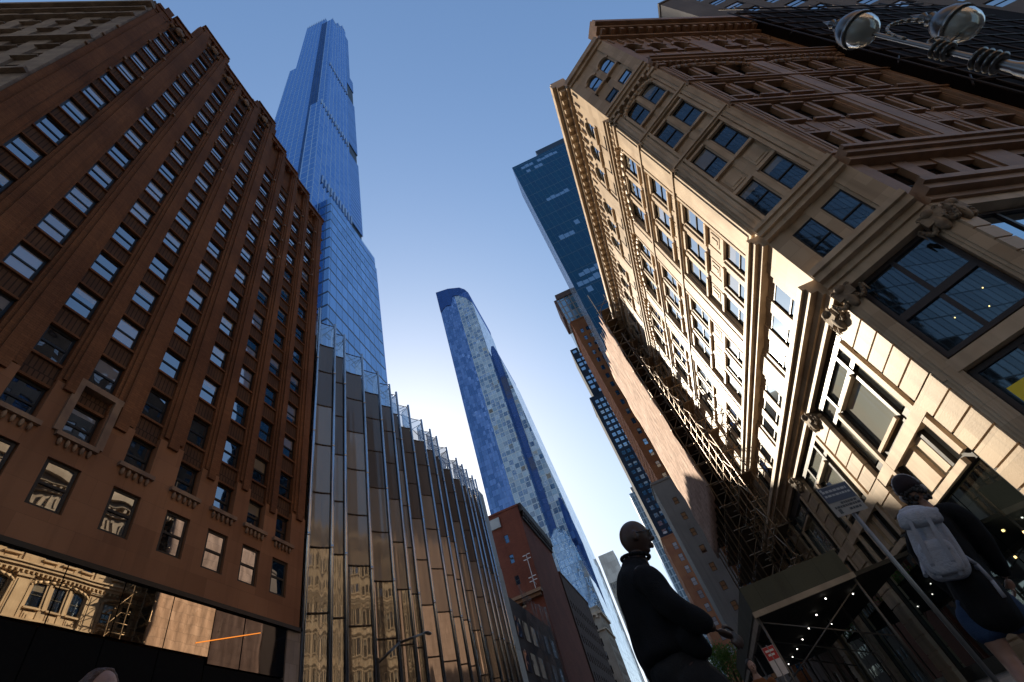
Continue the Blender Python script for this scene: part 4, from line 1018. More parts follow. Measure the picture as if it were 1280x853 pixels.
for z in [6.2 + 1.95 * k for k in range(18)]:
    b = MB()
    b.tube((x0 + 0.2, y0 - 0.4, z), (x0 + 0.2, y1, z), 0.045, n=6); b.tube((x1, y0 - 0.5, z), (x1, y1, z), 0.045, n=6)
    b.tube((x0 - 0.2, y0 - 0.05, z + 0.08), (x1 + 0.3, y0 - 0.05, z + 0.08), 0.045, n=6); b.tube((x0 + 0.1, y0 - 0.1, z + 1.0), (x1 + 0.2, y0 - 0.1, z + 1.0), 0.035, n=6)
    b.tube((x0 + 0.1, y0 - 0.08, z), (x1, y0 - 0.08, z + 1.95), 0.04, n=6)
    b.build('ledger', M_PIPE, sc)
    b = MB(); b.box(x0 + 0.3, x1 - 0.1, y0 - 0.2, y1 - 0.2, z - 0.14, z - 0.06); b.build('plank_deck', M_PLANK, sc)
s2 = thing('pipe_scaffold', (9.2, 38, 0), 'narrow bare pipe scaffold clinging to the far end of the cream corner building', 'scaffold')
for k, y in enumerate([33.4, 35.0, 36.6, 38.2, 39.6]):
    for x in (8.55, 9.35):
        b = MB(); b.tube((x, y, 4.3), (x, y, 16 + 4.6 * k + rg.uniform(-1, 1)), 0.05, n=6); b.build('upright', M_PIPE, s2)
for j in range(17):
    z = 5.6 + 1.9 * j; ya = 33.0 + max(0, (z - 16) / 4.6) * 1.6
    if ya > 39: continue
    b = MB()
    for x in (8.55, 9.35): b.tube((x, ya - 0.3, z), (x, 40.2, z), 0.04, n=6); b.tube((x, ya - 0.2, z + 0.95), (x, 40.2, z + 0.95), 0.032, n=6)
    for y in (33.4, 35.0, 36.6, 38.2, 39.6):
        if y >= ya - 0.4: b.tube((8.2, y + 0.06, z + 0.05), (9.7, y + 0.06, z + 0.05), 0.04, n=6)
    b.tube((8.53, ya, z), (8.53, ya + 1.6, z + 1.9), 0.032, n=6)
    b.build('ledger', M_PIPE, s2)
    if j % 2 == 0:
        b = MB(); b.box(8.6, 9.3, ya, 40.1, z - 0.12, z - 0.05); b.build('plank_deck', M_PLANK, s2)
tp = MB(); rg = random.Random(2)
n = 9
for j in range(n + 1):
    for k in range(n + 1): tp.v.append(Vector((9.2 + 3.2 * k / n + rg.uniform(-.15, .15), 42.5 + 4 * j / n, 39.2 + 3.4 * math.sin(math.pi * k / n * 0.9) * (0.5 + 0.5 * j / n) + rg.uniform(-.35, .35))))
for j in range(n):
    for k in range(n):
        a = j * (n + 1) + k; tp.f.append((a, a + 1, a + n + 2, a + n + 1)); tp.m.append(0); tp.sm.append(False)
o = tp.build('blue_tarp', plain('blue_tarpaulin', (0.015, 0.13, 0.36), 0.45)); so = o.modifiers.new('thickness', 'SOLIDIFY'); so.thickness = 0.03
tag(o, 'crumpled bright blue tarpaulin on top of the netted scaffold', 'tarpaulin')

# upper right: dark neighbour on the avenue and grey tower behind
dn = thing('dark_netted_building', (27, 17, 0), 'black netted building on the avenue beyond the cream corner building, behind the twin street lamps', 'building')
FD = Fr(P1.x + TB.x * LB, P1.y + TB.y * LB, FB.a)
bw = MB(); bw.fbox(FD, 0.02, 34, 0, 40, -22, 0.9)
M_NET = surf('black_debris_net', (0.012, 0.007, 0.006), (0.008, 0.005, 0.004), 0.4, 0.95, 0.3, 5, (2.4, 2.0, 0.04), 0.6, 0, 0.1)
bw.build('netting', M_NET, dn)
b = MB()
for k in range(8): b.tube(FD.p(0.1 + 2.4 * k, 0.2, 1.1), FD.p(0.1 + 2.4 * k, 40.5, 1.1), 0.06, n=6)
for k in range(19): b.tube(FD.p(-2.2, 2.1 * k + 1.5, 1.15), FD.p(18, 2.1 * k + 1.5, 1.15), 0.05, n=6)
for k in range(9): b.tube(FD.p(-2.2, 4.2 * k + 1.5, 0.9), FD.p(0.1, 4.2 * k + 3.6, 0.9), 0.045, n=6)
for u in (-2.2, -1.1): b.tube(FD.p(u, 0.2, 1.1), FD.p(u, 38, 1.1), 0.05, n=6)
b.build('scaffold_pipe', plain('dark_pipe', (0.025, 0.014, 0.011), 0.6, 0.3), dn)
gt = grid_building('grey_concrete_tower', 'dark grey concrete tower peeking over the roof of the cream corner building', 36.3, 56, 24.2, 45, 75.5, surf('dark_grey_concrete', (0.15, 0.135, 0.125), None, 0.2, 0.85, 0.1, 10), (M_GBLIND, M_GDARK, 0.2), 3.0, 3.6, 1.9, 1.8, 'WN', limit=60)

# two unseen blocks added behind the viewer to darken window reflections and cut skylight
nw = thing('dark_office_block', (-45, -60, 0), 'unseen dark bronze glass block added across the avenue for dark reflections in corner windows', 'building')
b = MB(); b.prism([(-80, -120), (-21, -120), (-21, -31), (-80, -52)], 0, 150)
b.build('tower_body', curtain('dark_bronze_curtain', (0.02, 0.018, 0.016), (0.05, 0.045, 0.04), (0.06, 0.05, 0.04), 1.6, 3.7, 0.1, (0.7, 0.7, 0.7), (0.1, 0.6)), nw)
b = MB(); b.box(-70, -30, -110, -60, 150.01, 156); b.build('plant_room', M_GREYMETAL, nw)
grid_building('brown_stone_office_block', 'unseen brown stone block added across the avenue for dark reflections in brick building windows', 10, 70, -90, -32, 125, surf('brown_stone_wall', (0.16, 0.11, 0.075), None, 0.3, 0.85, 0.1, 10), (M_GBLIND, M_GDARK, 0.2), 3.2, 3.8, 1.5, 2.1, 'N', limit=20)

grid_building('brown_setback_block', 'unseen brown block added behind the grey tower for dark reflections in brick office windows', 58, 92, 28, 90, 105, surf('brown_block_wall', (0.12, 0.08, 0.055), None, 0.3, 0.85, 0.1, 10), (M_GBLIND, M_GDARK, 0.2), 3.4, 3.8, 1.6, 2.1, 'N', limit=20)  # unseen block added so the brick building's windows mirror something dark
# ------------------------------------------------------------------ street furniture
def twin_lamp():
    px, py = 5.12, 3.03
    root = thing('street_lamp', (px, py, 0.14), 'ornate steel street lamp with two glass globes and ringed post at the upper right', 'street lamp')
    m_post = plain('silver_painted_metal', (0.36, 0.33, 0.29), 0.3, 0.9)
    m_cap = plain('lamp_dome_metal', (0.20, 0.18, 0.16), 0.3, 0.85)
    m_bowl, nt, out = new_mat('frosted_lamp_bowl'); p_ = N(nt, 'ShaderNodeBsdfPrincipled'); nt.links.new(p_.outputs[0], out.inputs[0])
    p_.inputs['Base Color'].default_value = (0.62, 0.60, 0.52, 1); p_.inputs['Roughness'].default_value = 0.12; p_.inputs['Transmission Weight'].default_value = 0.45; p_.inputs['IOR'].default_value = 1.3
    b = MB()
    b.lathe((px, py, 0.14), (0, 0, 1), [(0, 0.2), (0.25, 0.2), (0.3, 0.13), (0.9, 0.11), (1.0, 0.075), (3.9, 0.062), (3.95, 0.05), (4.2, 0.045), (4.25, 0.03), (5.75, 0.022)], 16)
    b.build('post', m_post, root)
    def ring(z, r, k):
        q = MB()
        for j in range(k):
            q.lathe((px, py, z + 0.07 * j), (0, 0, 1), [(0, 0.05), (0.0, r), (0.02, r + 0.02), (0.04, r), (0.04, 0.05)], 18)
        q.build('collar', m_cap, root)
    ring(4.22, 0.085, 4); ring(4.75, 0.075, 3)
    def globe(cx_, cy_, cz_, s=1.0):
        q = MB()
        q.lathe((cx_, cy_, cz_), (0, 0, 1), [(-0.02, 0.30 * s), (0.03, 0.305 * s), (0.10, 0.285 * s), (0.19, 0.21 * s), (0.245, 0.11 * s), (0.27, 0.06), (0.30, 0.075), (0.33, 0.05), (0.36, 0.03), (0.40, 0.055), (0.44, 0.03), (0.52, 0.012), (0.58, 0.0)], 24)
        o = q.build('lamp_dome', m_cap, root)
        g = MB()
        g.lathe((cx_, cy_, cz_ - 0.022), (0, 0, 1), [(0.0, 0.285 * s), (-0.06, 0.285 * s), (-0.14, 0.25 * s), (-0.2, 0.19 * s), (-0.235, 0.11 * s), (-0.245, 0.0)], 24)
        g.build('glass_bowl', m_bowl, o)
        r_ = MB(); r_.lathe((cx_, cy_, cz_ - 0.03), (0, 0, 1), [(0.0, 0.29 * s), (-0.02, 0.315 * s), (0.03, 0.32 * s), (0.035, 0.29 * s)], 24); r_.build('rim', m_post, o)
    globe(px, py, 6.0, 0.66)
    # second globe on a short scrolled arm behind the post
    sx, sy = px + 0.42, py - 0.03
    globe(sx, sy, 5.14, 0.6)
    q = MB(); pts = []
    for k in range(13):
        a = math.pi * k / 12; pts.append((px + 0.21 - 0.21 * math.cos(a), py - 0.02, 5.3 + 0.42 * math.sin(a) ** 0.8))
    q.path(pts, 0.02, 8); q.tube((px, py, 4.85), (sx, sy, 5.0), 0.016, n=8)
    pts = [(px + 0.11 + 0.08 * math.cos(a_) , py - 0.01, 5.02 + 0.08 * math.sin(a_)) for a_ in [k * 0.6 for k in range(12)]]
    q.path(pts, 0.012, 6)
    q.build('arm', m_post, root)
twin_lamp()

def block_text(b, fr, txt, u, z, h, d, mi=0):
    pass

def sign_post():
    px, py = 3.14, 8.1
    root = thing('bus_stop_sign', (px, py, 0.14), 'tall thin sign post with dark blue and white notice plate near the woman', 'sign')
    m = plain('galvanised_post', (0.26, 0.25, 0.24), 0.4, 0.8)
    b = MB(); b.tube((px, py, 0.14), (px, py, 2.95), 0.03, n=10); b.lathe((px, py, 0.14), (0, 0, 1), [(0, 0.11), (0.03, 0.11), (0.05, 0.04)], 14); b.build('post', m, root)
    ang = math.atan2(0.30, 0.95); F = Fr(px - 0.26, py - 0.12, ang)
    w, z0, z1 = 0.52, 2.44, 2.90
    b = MB(); b.fbox(F, 0, w, z0, z1, -0.01, 0.0); b.build('notice_plate', plain('white_sign_plate', (0.28, 0.25, 0.22), 0.5), root)
    b = MB(); b.fbox(F, 0.015, w - 0.015, z1 - 0.25, z1 - 0.015, 0.0005, 0.004); b.build('blue_header', plain('dark_blue_sign_band', (0.012, 0.022, 0.06), 0.4), root)
    b = MB(); rg = random.Random(5)
    mw = plain('white_sign_letters', (0.4, 0.4, 0.4), 0.5); mk = plain('black_sign_letters', (0.02, 0.02, 0.022), 0.5)
    for r_, (zz, hh) in enumerate(((z1 - 0.10, 0.035), (z1 - 0.165, 0.03))):
        u = 0.04
        while u < w - 0.08:
            l = rg.uniform(0.02, 0.06); b.fbox(F, u, u + l, zz, zz + hh, 0.0045, 0.006); u += l + 0.014
    b.blob(F.p(0.04, z1 - 0.05, 0.005), (0.02, 0.004, 0.02), 1, n=8, amp=0)
    b.build('header_lettering', mw, root)
    b = MB()
    for zz, u0, u1 in ((z0 + 0.16, 0.2, 0.46), (z0 + 0.11, 0.06, 0.46), (z0 + 0.05, 0.26, 0.46)):
        u = u0
        while u < u1: l = rg.uniform(0.02, 0.05); b.fbox(F, u, u + l, zz, zz + 0.032, 0.0005, 0.003); u += l + 0.012
    b.fbox(F, 0.08, 0.13, z0 + 0.03, z0 + 0.10, 0.0005, 0.003)
    b.build('body_lettering', mk, root)
sign_post()

def parking_sign():
    px, py = 2.78, 21.3
    root = thing('parking_sign', (px, py, 0.14), 'narrow red and white parking sign on a post beside the sidewalk shed', 'sign')
    b = MB(); b.tube((px, py, 0.14), (px, py, 2.9), 0.03, n=8); b.build('post', M_GREYMETAL, root)
    F = Fr(px - 0.2, py - 0.04, 0.1)
    b = MB(); b.fbox(F, 0.0, 0.42, 2.0, 2.86, -0.01, 0.0); b.build('plate', plain('white_enamel', (0.62, 0.6, 0.62), 0.4), root)
    b = MB(); b.fbox(F, 0.01, 0.41, 2.46, 2.85, 0.001, 0.004); b.build('red_panel', plain('red_enamel', (0.45, 0.015, 0.02), 0.4), root)
    b = MB()
    for z, a, c in ((2.7, 0.06, 0.36), (2.58, 0.1, 0.32)): b.fbox(F, a, c, z, z + 0.06, 0.0045, 0.006)
    b.build('lettering', plain('white_enamel_letters', (0.7, 0.68, 0.68), 0.4), root)
parking_sign()

def shed():
    x0, x1, y0, y1 = 3.1, 7.05, 22.2, 44.0
    root = thing('sidewalk_shed', (x0, y0, 0.14), 'dark green sidewalk shed on steel posts with small lights under its deck', 'shed')
    mg = surf('dark_green_plywood', (0.062, 0.070, 0.052), (0.05, 0.056, 0.042), 0.8, 0.7, 0.15, 12, (1.22, 4.0, 0.012), 0.6)
    b = MB(); b.box(x0, x1, y0, y0 + 0.06, 4.06, 4.95); b.box(x0, x0 + 0.06, y0 + 0.061, y1, 4.06, 4.95); b.build('parapet_panel', mg, root)
    b = MB(); b.box(x0 + 0.02, x1 + 2.2, y0 + 0.08, y1, 3.9, 4.04); b.build('deck', surf('shed_deck', (0.05, 0.045, 0.035), None, 1, 0.8), root)
    b = MB(); b.box(x0 - 0.05, x1 + 0.05, y0 - 0.08, y0 + 0.07, 3.86, 4.055); b.box(x0 - 0.04, x0 + 0.1, y0 + 0.08, y1, 3.66, 3.898); b.build('edge_beam', surf('pale_timber_beam', (0.36, 0.31, 0.25), None, 1.5, 0.7, 0.2, 20), root)
    mp = plain('shed_post_steel', (0.16, 0.15, 0.14), 0.45, 0.6)
    for y in [y0 + 0.05 + 3.6 * k for k in range(7)]:
        for x in (x0 + 0.06, x1 - 0.03):
            b = MB(); b.tube((x, y, 0.14), (x, y, 3.86), 0.05, n=10); b.build('post', mp, root)
    for y in (y0 + 0.05, y0 + 3.65, y0 + 7.25):
        b = MB(); b.tube((x0 + 0.06, y, 3.7), (x1 - 0.03, y, 1.9), 0.025, n=6); b.tube((x0 + 0.06, y, 1.9), (x1 - 0.03, y, 3.7), 0.025, n=6); b.build('cross_brace', mp, root)
    ml = plain('shed_lamp', (0.9, 0.9, 0.85), 0.3, emit=(1, 0.95, 0.85), estr=2.2)
    for k in range(7):
        b = MB(); b.blob((x0 + 2.9, y0 + 1.2 + 2.9 * k, 3.78), (0.034, 0.034, 0.03), k, n=8, amp=0); b.build('shed_light', ml, root)
    for k in range(2):
        b = MB(); b.blob((x0 + 4.3, y0 + 2.6 + 6 * k, 3.78), (0.03, 0.03, 0.026), k, n=8, amp=0); b.build('shed_light', ml, root)
shed()

def boom_light():
    bx, by = -15.4, 26.8
    root = thing('boom_street_light', (bx, by, 0.14), 'thin dark street light pole with long boom arm in front of the glass shop', 'street lamp')
    b = MB(); b.lathe((bx, by, 0.14), (0, 0, 1), [(0, 0.2), (0.6, 0.14), (9.2, 0.07)], 12); b.build('pole', M_DKFRAME, root)
    b = MB(); b.path([(bx, by, 9.1), (bx + 0.2, by + 2.2, 10.4), (bx + 0.35, by + 5.6, 11.5)], 0.07, 8); b.build('boom', M_DKFRAME, root)
    b = MB(); b.blob((bx + 0.38, by + 6.0, 11.55), (0.16, 0.45, 0.1), 3, n=10, amp=0.02); b.build('lamp_head', M_GREYMETAL, root)
boom_light()

def tree(x, y, h, r, seed, label):
    rg = random.Random(seed)
    root = thing('street_tree', (x, y, 0.14), label, 'tree', 'street trees on the right pavement')
    bark = surf('tree_bark', (0.09, 0.065, 0.045), None, 3, 0.9, 0.4, 12, None, 0.6, 0)
    b = MB(); top = Vector((x + rg.uniform(-.2, .2), y, h * 0.55)); b.tube((x, y, 0.14), top, 0.14, 0.08, 8)
    ends = []
    for k in range(8):
        a = rg.uniform(0, 6.28); e = top + Vector((math.cos(a) * r * 0.7, math.sin(a) * r * 0.7, h * rg.uniform(0.1, 0.4))); b.tube(top - Vector((0, 0, rg.uniform(0, .8))), e, 0.05, 0.015, 6); ends.append(e)
    b.build('trunk', bark, root)
    c = MB()
    for e in ends + [top + Vector((0, 0, h * .3))]:
        for q in range(150):
            d = Vector((rg.gauss(0, 1), rg.gauss(0, 1), rg.gauss(0, .8))) * r * 0.28; p = e + d
            n = Vector((rg.gauss(0, 1), rg.gauss(0, 1), rg.gauss(0, 1))).normalized(); t = n.orthogonal().normalized() * rg.uniform(.07, .15); s_ = n.cross(t)
            c.poly([p - t, p - s_ * .5, p + t, p + s_ * .5])
    lf, nt, out = new_mat('leaf_green_%d' % seed)
    p_ = N(nt, 'ShaderNodeBsdfPrincipled'); p_.inputs['Base Color'].default_value = (0.06, 0.13, 0.025, 1); p_.inputs['Roughness'].default_value = 0.6
    tr = N(nt, 'ShaderNodeBsdfTranslucent'); tr.inputs[0].default_value = (0.12, 0.22, 0.03, 1); mx = N(nt, 'ShaderNodeMixShader'); mx.inputs[0].default_value = 0.35
    nt.links.new(p_.outputs[0], mx.inputs[1]); nt.links.new(tr.outputs[0], mx.inputs[2]); nt.links.new(mx.outputs[0], out.inputs[0])
    c.build('crown', lf, root)
tree(3.0, 47.0, 7.2, 1.7, 3, 'leafy green street tree nearest the sidewalk shed')
tree(3.3, 62.0, 9.0, 1.9, 5, 'leafy green street tree further down the street beyond the first tree')

# ------------------------------------------------------------------ people
from mathutils import noise as mnoise
TS = bpy.data.scenes.new('modelling')             # empty helper scene, so that modifiers are evaluated quickly; removed at the end
def evaluated(o):
    TS.view_layers[0].update(); return bpy.data.meshes.new_from_object(o.evaluated_get(TS.view_layers[0].depsgraph))
def skin(verts, edges, radii, levels=2):
    me = bpy.data.meshes.new('tmp'); me.from_pydata([tuple(v) for v in verts], edges, [])
    o = bpy.data.objects.new('tmp', me); TS.collection.objects.link(o)
    md = o.modifiers.new('s', 'SKIN'); md.use_smooth_shade = True
    for i, r in enumerate(radii):
        sv = me.skin_vertices[0].data[i]; sv.radius = (r, r) if not isinstance(r, tuple) else r; sv.use_root = (i == 0)
    sb = o.modifiers.new('b', 'SUBSURF'); sb.levels = levels; sb.render_levels = levels
    out = evaluated(o)
    bpy.data.objects.remove(o); return out
class Pose:
    def __init__(s, pos, facing): s.o = Vector(pos); f = Vector((facing[0], facing[1], 0)).normalized(); s.f = f; s.l = Vector((-f.y, f.x, 0))
    def __call__(s, f, l, z): return s.o + s.f * f + s.l * l + Vector((0, 0, z))
def chain(P, pts):
    return [P(*p[:3]) for p in pts], [(i, i + 1) for i in range(len(pts) - 1)], [p[3] for p in pts]
def join_meshes(name, meshes, mats, parent, voxel=None, smooth=True):
    bm = bmesh.new()
    for me in meshes: bm.from_mesh(me)
    off = parent_loc(parent)
    for v in bm.verts: v.co -= off
    me = bpy.data.meshes.new(name); bm.to_mesh(me); bm.free()
    for m in mats: me.materials.append(m)
    o = bpy.data.objects.new(name, me)
    if voxel:
        TS.collection.objects.link(o)
        rm = o.modifiers.new('r', 'REMESH'); rm.mode = 'VOXEL'; rm.voxel_size = voxel; rm.use_smooth_shade = True
        sm = o.modifiers.new('s', 'SMOOTH'); sm.factor = 0.5; sm.iterations = 3
        nm = evaluated(o); o.modifiers.clear(); TS.collection.objects.unlink(o)
        o.data = nm; nm.name = name
        if not nm.materials:
            for m in mats: nm.materials.append(m)
    COL.objects.link(o); o.parent = parent
    o.data.polygons.foreach_set('use_smooth', [True] * len(o.data.polygons))
    return o
def head_mesh(P, c, s=1.0, tilt=0.0):
    """skull, face and ears around local centre c (forward, left, up)"""
    bm = bmesh.new(); bmesh.ops.create_uvsphere(bm, u_segments=28, v_segments=20, radius=1)
    for v in bm.verts:
        x, y, z = v.co      # x forward, y left, z up
        q = Vector((x * 0.098, y * 0.076, z * 0.118))
        if z < 0: q.x *= 1 - 0.10 * (-z); q.y *= 1 - 0.30 * (-z)
        if x < -0.2: q.x *= 1.04 + 0.05 * z
        if x > 0.3 and -0.35 < z < 0.25: q.x += 0.004
        if x > 0.5 and abs(z + 0.02) < 0.16 and 0.15 < abs(y) < 0.55: q.x -= 0.010       # eye sockets
        if x > 0.6 and 0.1 < z < 0.26: q.x += 0.006                                       # brow
        if x > 0.3 and z < -0.72: q.x += 0.016                                             # chin
        v.co = q
    def add(cn, r, sub=10):
        t = bmesh.ops.create_uvsphere(bm, u_segments=sub, v_segments=sub - 2, radius=1)
        for v in t['verts']: v.co = Vector(cn) + Vector((v.co.x * r[0], v.co.y * r[1], v.co.z * r[2]))
    add((0.100, 0, -0.022), (0.024, 0.016, 0.018)); add((0.094, 0, 0.004), (0.014, 0.010, 0.030))
    add((0.088, 0, -0.062), (0.013, 0.024, 0.008)); add((0.086, 0, -0.076), (0.013, 0.021, 0.008))
    for sg in (-1, 1):
        add((-0.008, sg * 0.078, -0.006), (0.020, 0.010, 0.034)); add((0.078, sg * 0.032, 0.006), (0.012, 0.013, 0.012))
    ct, st = math.cos(tilt), math.sin(tilt)
    for v in bm.verts:
        x, y, z = v.co * s; x, z = x * ct + z * st, z * ct - x * st
        v.co = P(c[0] + x, c[1] + y, c[2] + z)
    me = bpy.data.meshes.new('tmp'); bm.to_mesh(me); bm.free(); return me
def hand_meshes(wrist, direc, palm_n, side, curl=0.5):
    """palm and five fingers from the wrist along direc; palm_n is the way the palm looks; side is the thumb side"""
    d = Vector(direc).normalized(); n = (Vector(palm_n) - d * Vector(palm_n).dot(d)).normalized(); t = Vector(side); t = (t - d * t.dot(d) - n * t.dot(n)).normalized()
    w = Vector(wrist); out = []
    v = [w, w + d * 0.045, w + d * 0.085]; out.append(skin(v, [(0, 1), (1, 2)], [(0.026, 0.02), (0.040, 0.017), (0.040, 0.015)], 1))
    for k, (off, ln) in enumerate(((0.029, 0.072), (0.010, 0.080), (-0.010, 0.075), (-0.028, 0.060))):
        b0 = w + d * 0.07 + t * off; pts = [b0]; dirv = d.copy(); a = 0.25 + 0.05 * k
        for j, fr_ in enumerate((0.25, 0.42, 0.33, 0.25)):
            pts.append(pts[-1] + dirv * ln * fr_)
            a_ = curl * (0.7 + 0.1 * k); dirv = (dirv * math.cos(a_) + n * math.sin(a_)).normalized()
        out.append(skin(pts, [(i, i + 1) for i in range(len(pts) - 1)], [0.010, 0.0095, 0.009, 0.0085, 0.0075], 1))
    b0 = w + d * 0.025 + t * 0.026; p1 = b0 + (d * 0.6 + t * 0.7 + n * 0.25).normalized() * 0.035; p2 = p1 + (d * 0.9 + t * 0.25 + n * 0.35).normalized() * 0.032; p3 = p2 + (d + n * 0.45).normalized() * 0.026
    out.append(skin([b0, p1, p2, p3], [(0, 1), (1, 2), (2, 3)], [0.014, 0.0115, 0.010, 0.0085], 1))
    return out
def cloth(name, metas, mat, parent, voxel=0.012, wr=0.010, sc_=7.0, seed=0):
    o = join_meshes(name, metas, [mat], parent, voxel)
    vs = o.data.vertices; n3 = len(vs) * 3; co = np.empty(n3); nr = np.empty(n3); vs.foreach_get('co', co); vs.foreach_get('normal', nr)
    co = co.reshape(-1, 3); nr = nr.reshape(-1, 3); d = np.empty(len(vs))
    for i, c in enumerate(co):
        p = Vector(c) * sc_ + Vector((seed, seed * 2, 0)); d[i] = mnoise.noise(p) + 0.5 * mnoise.noise(Vector((p.x * 2.2, p.y * 2.2, p.z * 1.1)))
    vs.foreach_set('co', (co + nr * d[:, None] * wr).ravel()); o.data.update()
    return o
def fabric(name, col, rough=0.9):
    return surf(name, col, tuple(c * 0.7 for c in col), 8, rough, 0.3, 120, None, 0.6, 0, 0.2)

def man():
    P = Pose((-0.05, 3.34, 0.0), (0.985, 0.17))
    root = thing('person', (-0.05, 3.34, 0.0), 'bald man with glasses in black jacket and dark trousers striding across the street', 'person')
    skin_m = surf('dark_brown_skin', (0.06, 0.03, 0.02), (0.042, 0.02, 0.014), 20, 0.45, 0.1, 150, None, 0.6, 0, 0.5)
    body = []
    v, e, r = chain(P, [(0, 0, 0.96, (0.15, 0.12)), (0.0, 0, 1.12, (0.14, 0.11)), (-0.01, 0, 1.30, (0.15, 0.115)), (0.0, 0, 1.42, (0.13, 0.10)), (0.03, 0, 1.50, 0.066), (0.06, 0, 1.60, 0.058)])
    body.append(skin(v, e, r))
    body.append(head_mesh(P, (0.085, 0, 1.665), 1.02, 0.08))
    def leg(l, kn, an, toe):
        v, e, r = chain(P, [(0, l, 0.93, 0.105), (kn[0] * .5 + .02, l, 0.72, 0.095), (*kn, 0.066), (*[(a + b_) / 2 for a, b_ in zip(kn, an)], 0.062), (*an, 0.042), (*toe, 0.035)]); return skin(v, e, r)
    R = ((0.17, -0.09, 0.50), (0.24, -0.09, 0.10), (0.40, -0.09, 0.05)); Lg = ((0.12, 0.08, 0.50), (-0.22, 0.08, 0.17), (-0.12, 0.08, 0.06))
    body += [leg(-0.1, *R), leg(0.1, *Lg)]
    ra = [(-0.02, -0.19, 1.43, 0.062), (0.01, -0.25, 1.30, 0.05), (0.06, -0.27, 1.16, 0.043), (0.15, -0.26, 1.07, 0.036), (0.235, -0.24, 0.995, 0.028)]
    la = [(-0.02, 0.19, 1.43, 0.062), (-0.08, 0.26, 1.29, 0.05), (-0.12, 0.28, 1.14, 0.043), (-0.10, 0.28, 0.98, 0.036), (-0.06, 0.27, 0.87, 0.028)]
    for a in (ra, la): v, e, r = chain(P, a); body.append(skin(v, e, r))
    body += hand_meshes(P(0.235, -0.24, 0.995), P(0.32, -0.22, 0.92) - P(0.235, -0.24, 0.995), P.l * 0.9 - Vector((0, 0, .4)), P.f * 0.3 + Vector((0, 0, 1)), 0.42)
    body += hand_meshes(P(-0.06, 0.27, 0.87), P(0, 0.27, 0.77) - P(-0.06, 0.27, 0.87), -P.l, P.f, 0.35)
    join_meshes('body', body, [skin_m], root, 0.0065)
    jk = []
    v, e, r = chain(P, [(-0.01, 0, 0.95, (0.21, 0.205)), (-0.005, 0, 1.05, (0.205, 0.205)), (0.0, 0, 1.18, (0.205, 0.20)), (-0.02, 0, 1.31, (0.205, 0.19)), (-0.03, 0, 1.41, (0.20, 0.165)), (0.005, 0, 1.495, (0.11, 0.098)), (0.03, 0, 1.545, (0.082, 0.076))])
    jk.append(skin(v, e, r))
    for a in (ra, la):
        v, e, r = chain(P, [(p[0], p[1] * 0.97, p[2], p[3] + 0.034) for p in a[:4]] + [(*[x * .02 + y * .98 for x, y in zip(a[3][:3], a[4][:3])], 0.054)]); jk.append(skin(v, e, r))
    v, e, r = chain(P, [(0.06, -0.12, 1.1, 0.11), (0.12, -0.13, 0.98, 0.09), (0.17, -0.13, 0.90, 0.045)]); jk.append(skin(v, e, r))
    blk = fabric('black_wool_jacket', (0.010, 0.0105, 0.013), 0.85)
    j = cloth('jacket', jk, blk, root, 0.011, 0.017, 7, 3)
    b = MB()
    ring = [P(0.03 + 0.088 * math.cos(a), 0.083 * math.sin(a), 1.55 + 0.02 * math.cos(a + math.pi)) for a in [2 * math.pi * k / 18 for k in range(19)]]
    b.path(ring, 0.013, 8); b.build('collar', blk, j)
    tr = []
    v, e, r = chain(P, [(-0.01, 0, 1.02, (0.19, 0.19)), (0.0, 0, 0.90, (0.195, 0.19)), (0.03, 0, 0.76, (0.15, 0.12))]); tr.append(skin(v, e, r))
    for l, (kn, an, toe) in ((-0.1, R), (0.1, Lg)):
        v, e, r = chain(P, [(0, l, 0.93, 0.15), (kn[0] * .5 + .01, l, 0.72, 0.14), (*kn, 0.105), (*[(a + b_) / 2 for a, b_ in zip(kn, an)], 0.085), (an[0], an[1], an[2] + 0.03, 0.075)]); tr.append(skin(v, e, r))
    cloth('trousers', tr, fabric('charcoal_trousers', (0.022, 0.022, 0.024), 0.9), root, 0.013, 0.010, 9, 6)
    shoe = plain('black_leather', (0.012, 0.011, 0.01), 0.35)
    for kn, an, toe in (R, Lg):
        d = (P(*toe) - P(*an)); b = MB(); b.blob(P(*an) + d * 0.55 - Vector((0, 0, 0.02)), (0.13, 0.05, 0.05), 2, n=12, amp=0.0); b.build('shoe', shoe, root)
    gm = plain('black_spectacle_frame', (0.01, 0.01, 0.01), 0.3)
    b = MB(); H = lambda f, l, z: P(0.085 + f, l, 1.665 + z)
    for sg in (-1, 1):
        c = [H(0.108 - 0.006 * abs(math.cos(a)), sg * 0.034 + 0.025 * math.cos(a), -0.002 + 0.019 * math.sin(a)) for a in [2 * math.pi * k / 14 for k in range(15)]]
        b.path(c, 0.0028, 6); b.path([H(0.10, sg * 0.06, 0.002), H(0.07, sg * 0.078, 0.004), H(0.0, sg * 0.084, 0.006)], 0.003, 6)
    b.tube(H(0.109, -0.01, 0.002), H(0.109, 0.01, 0.002), 0.0028, n=6)
    b.build('spectacles', gm, root)
man()

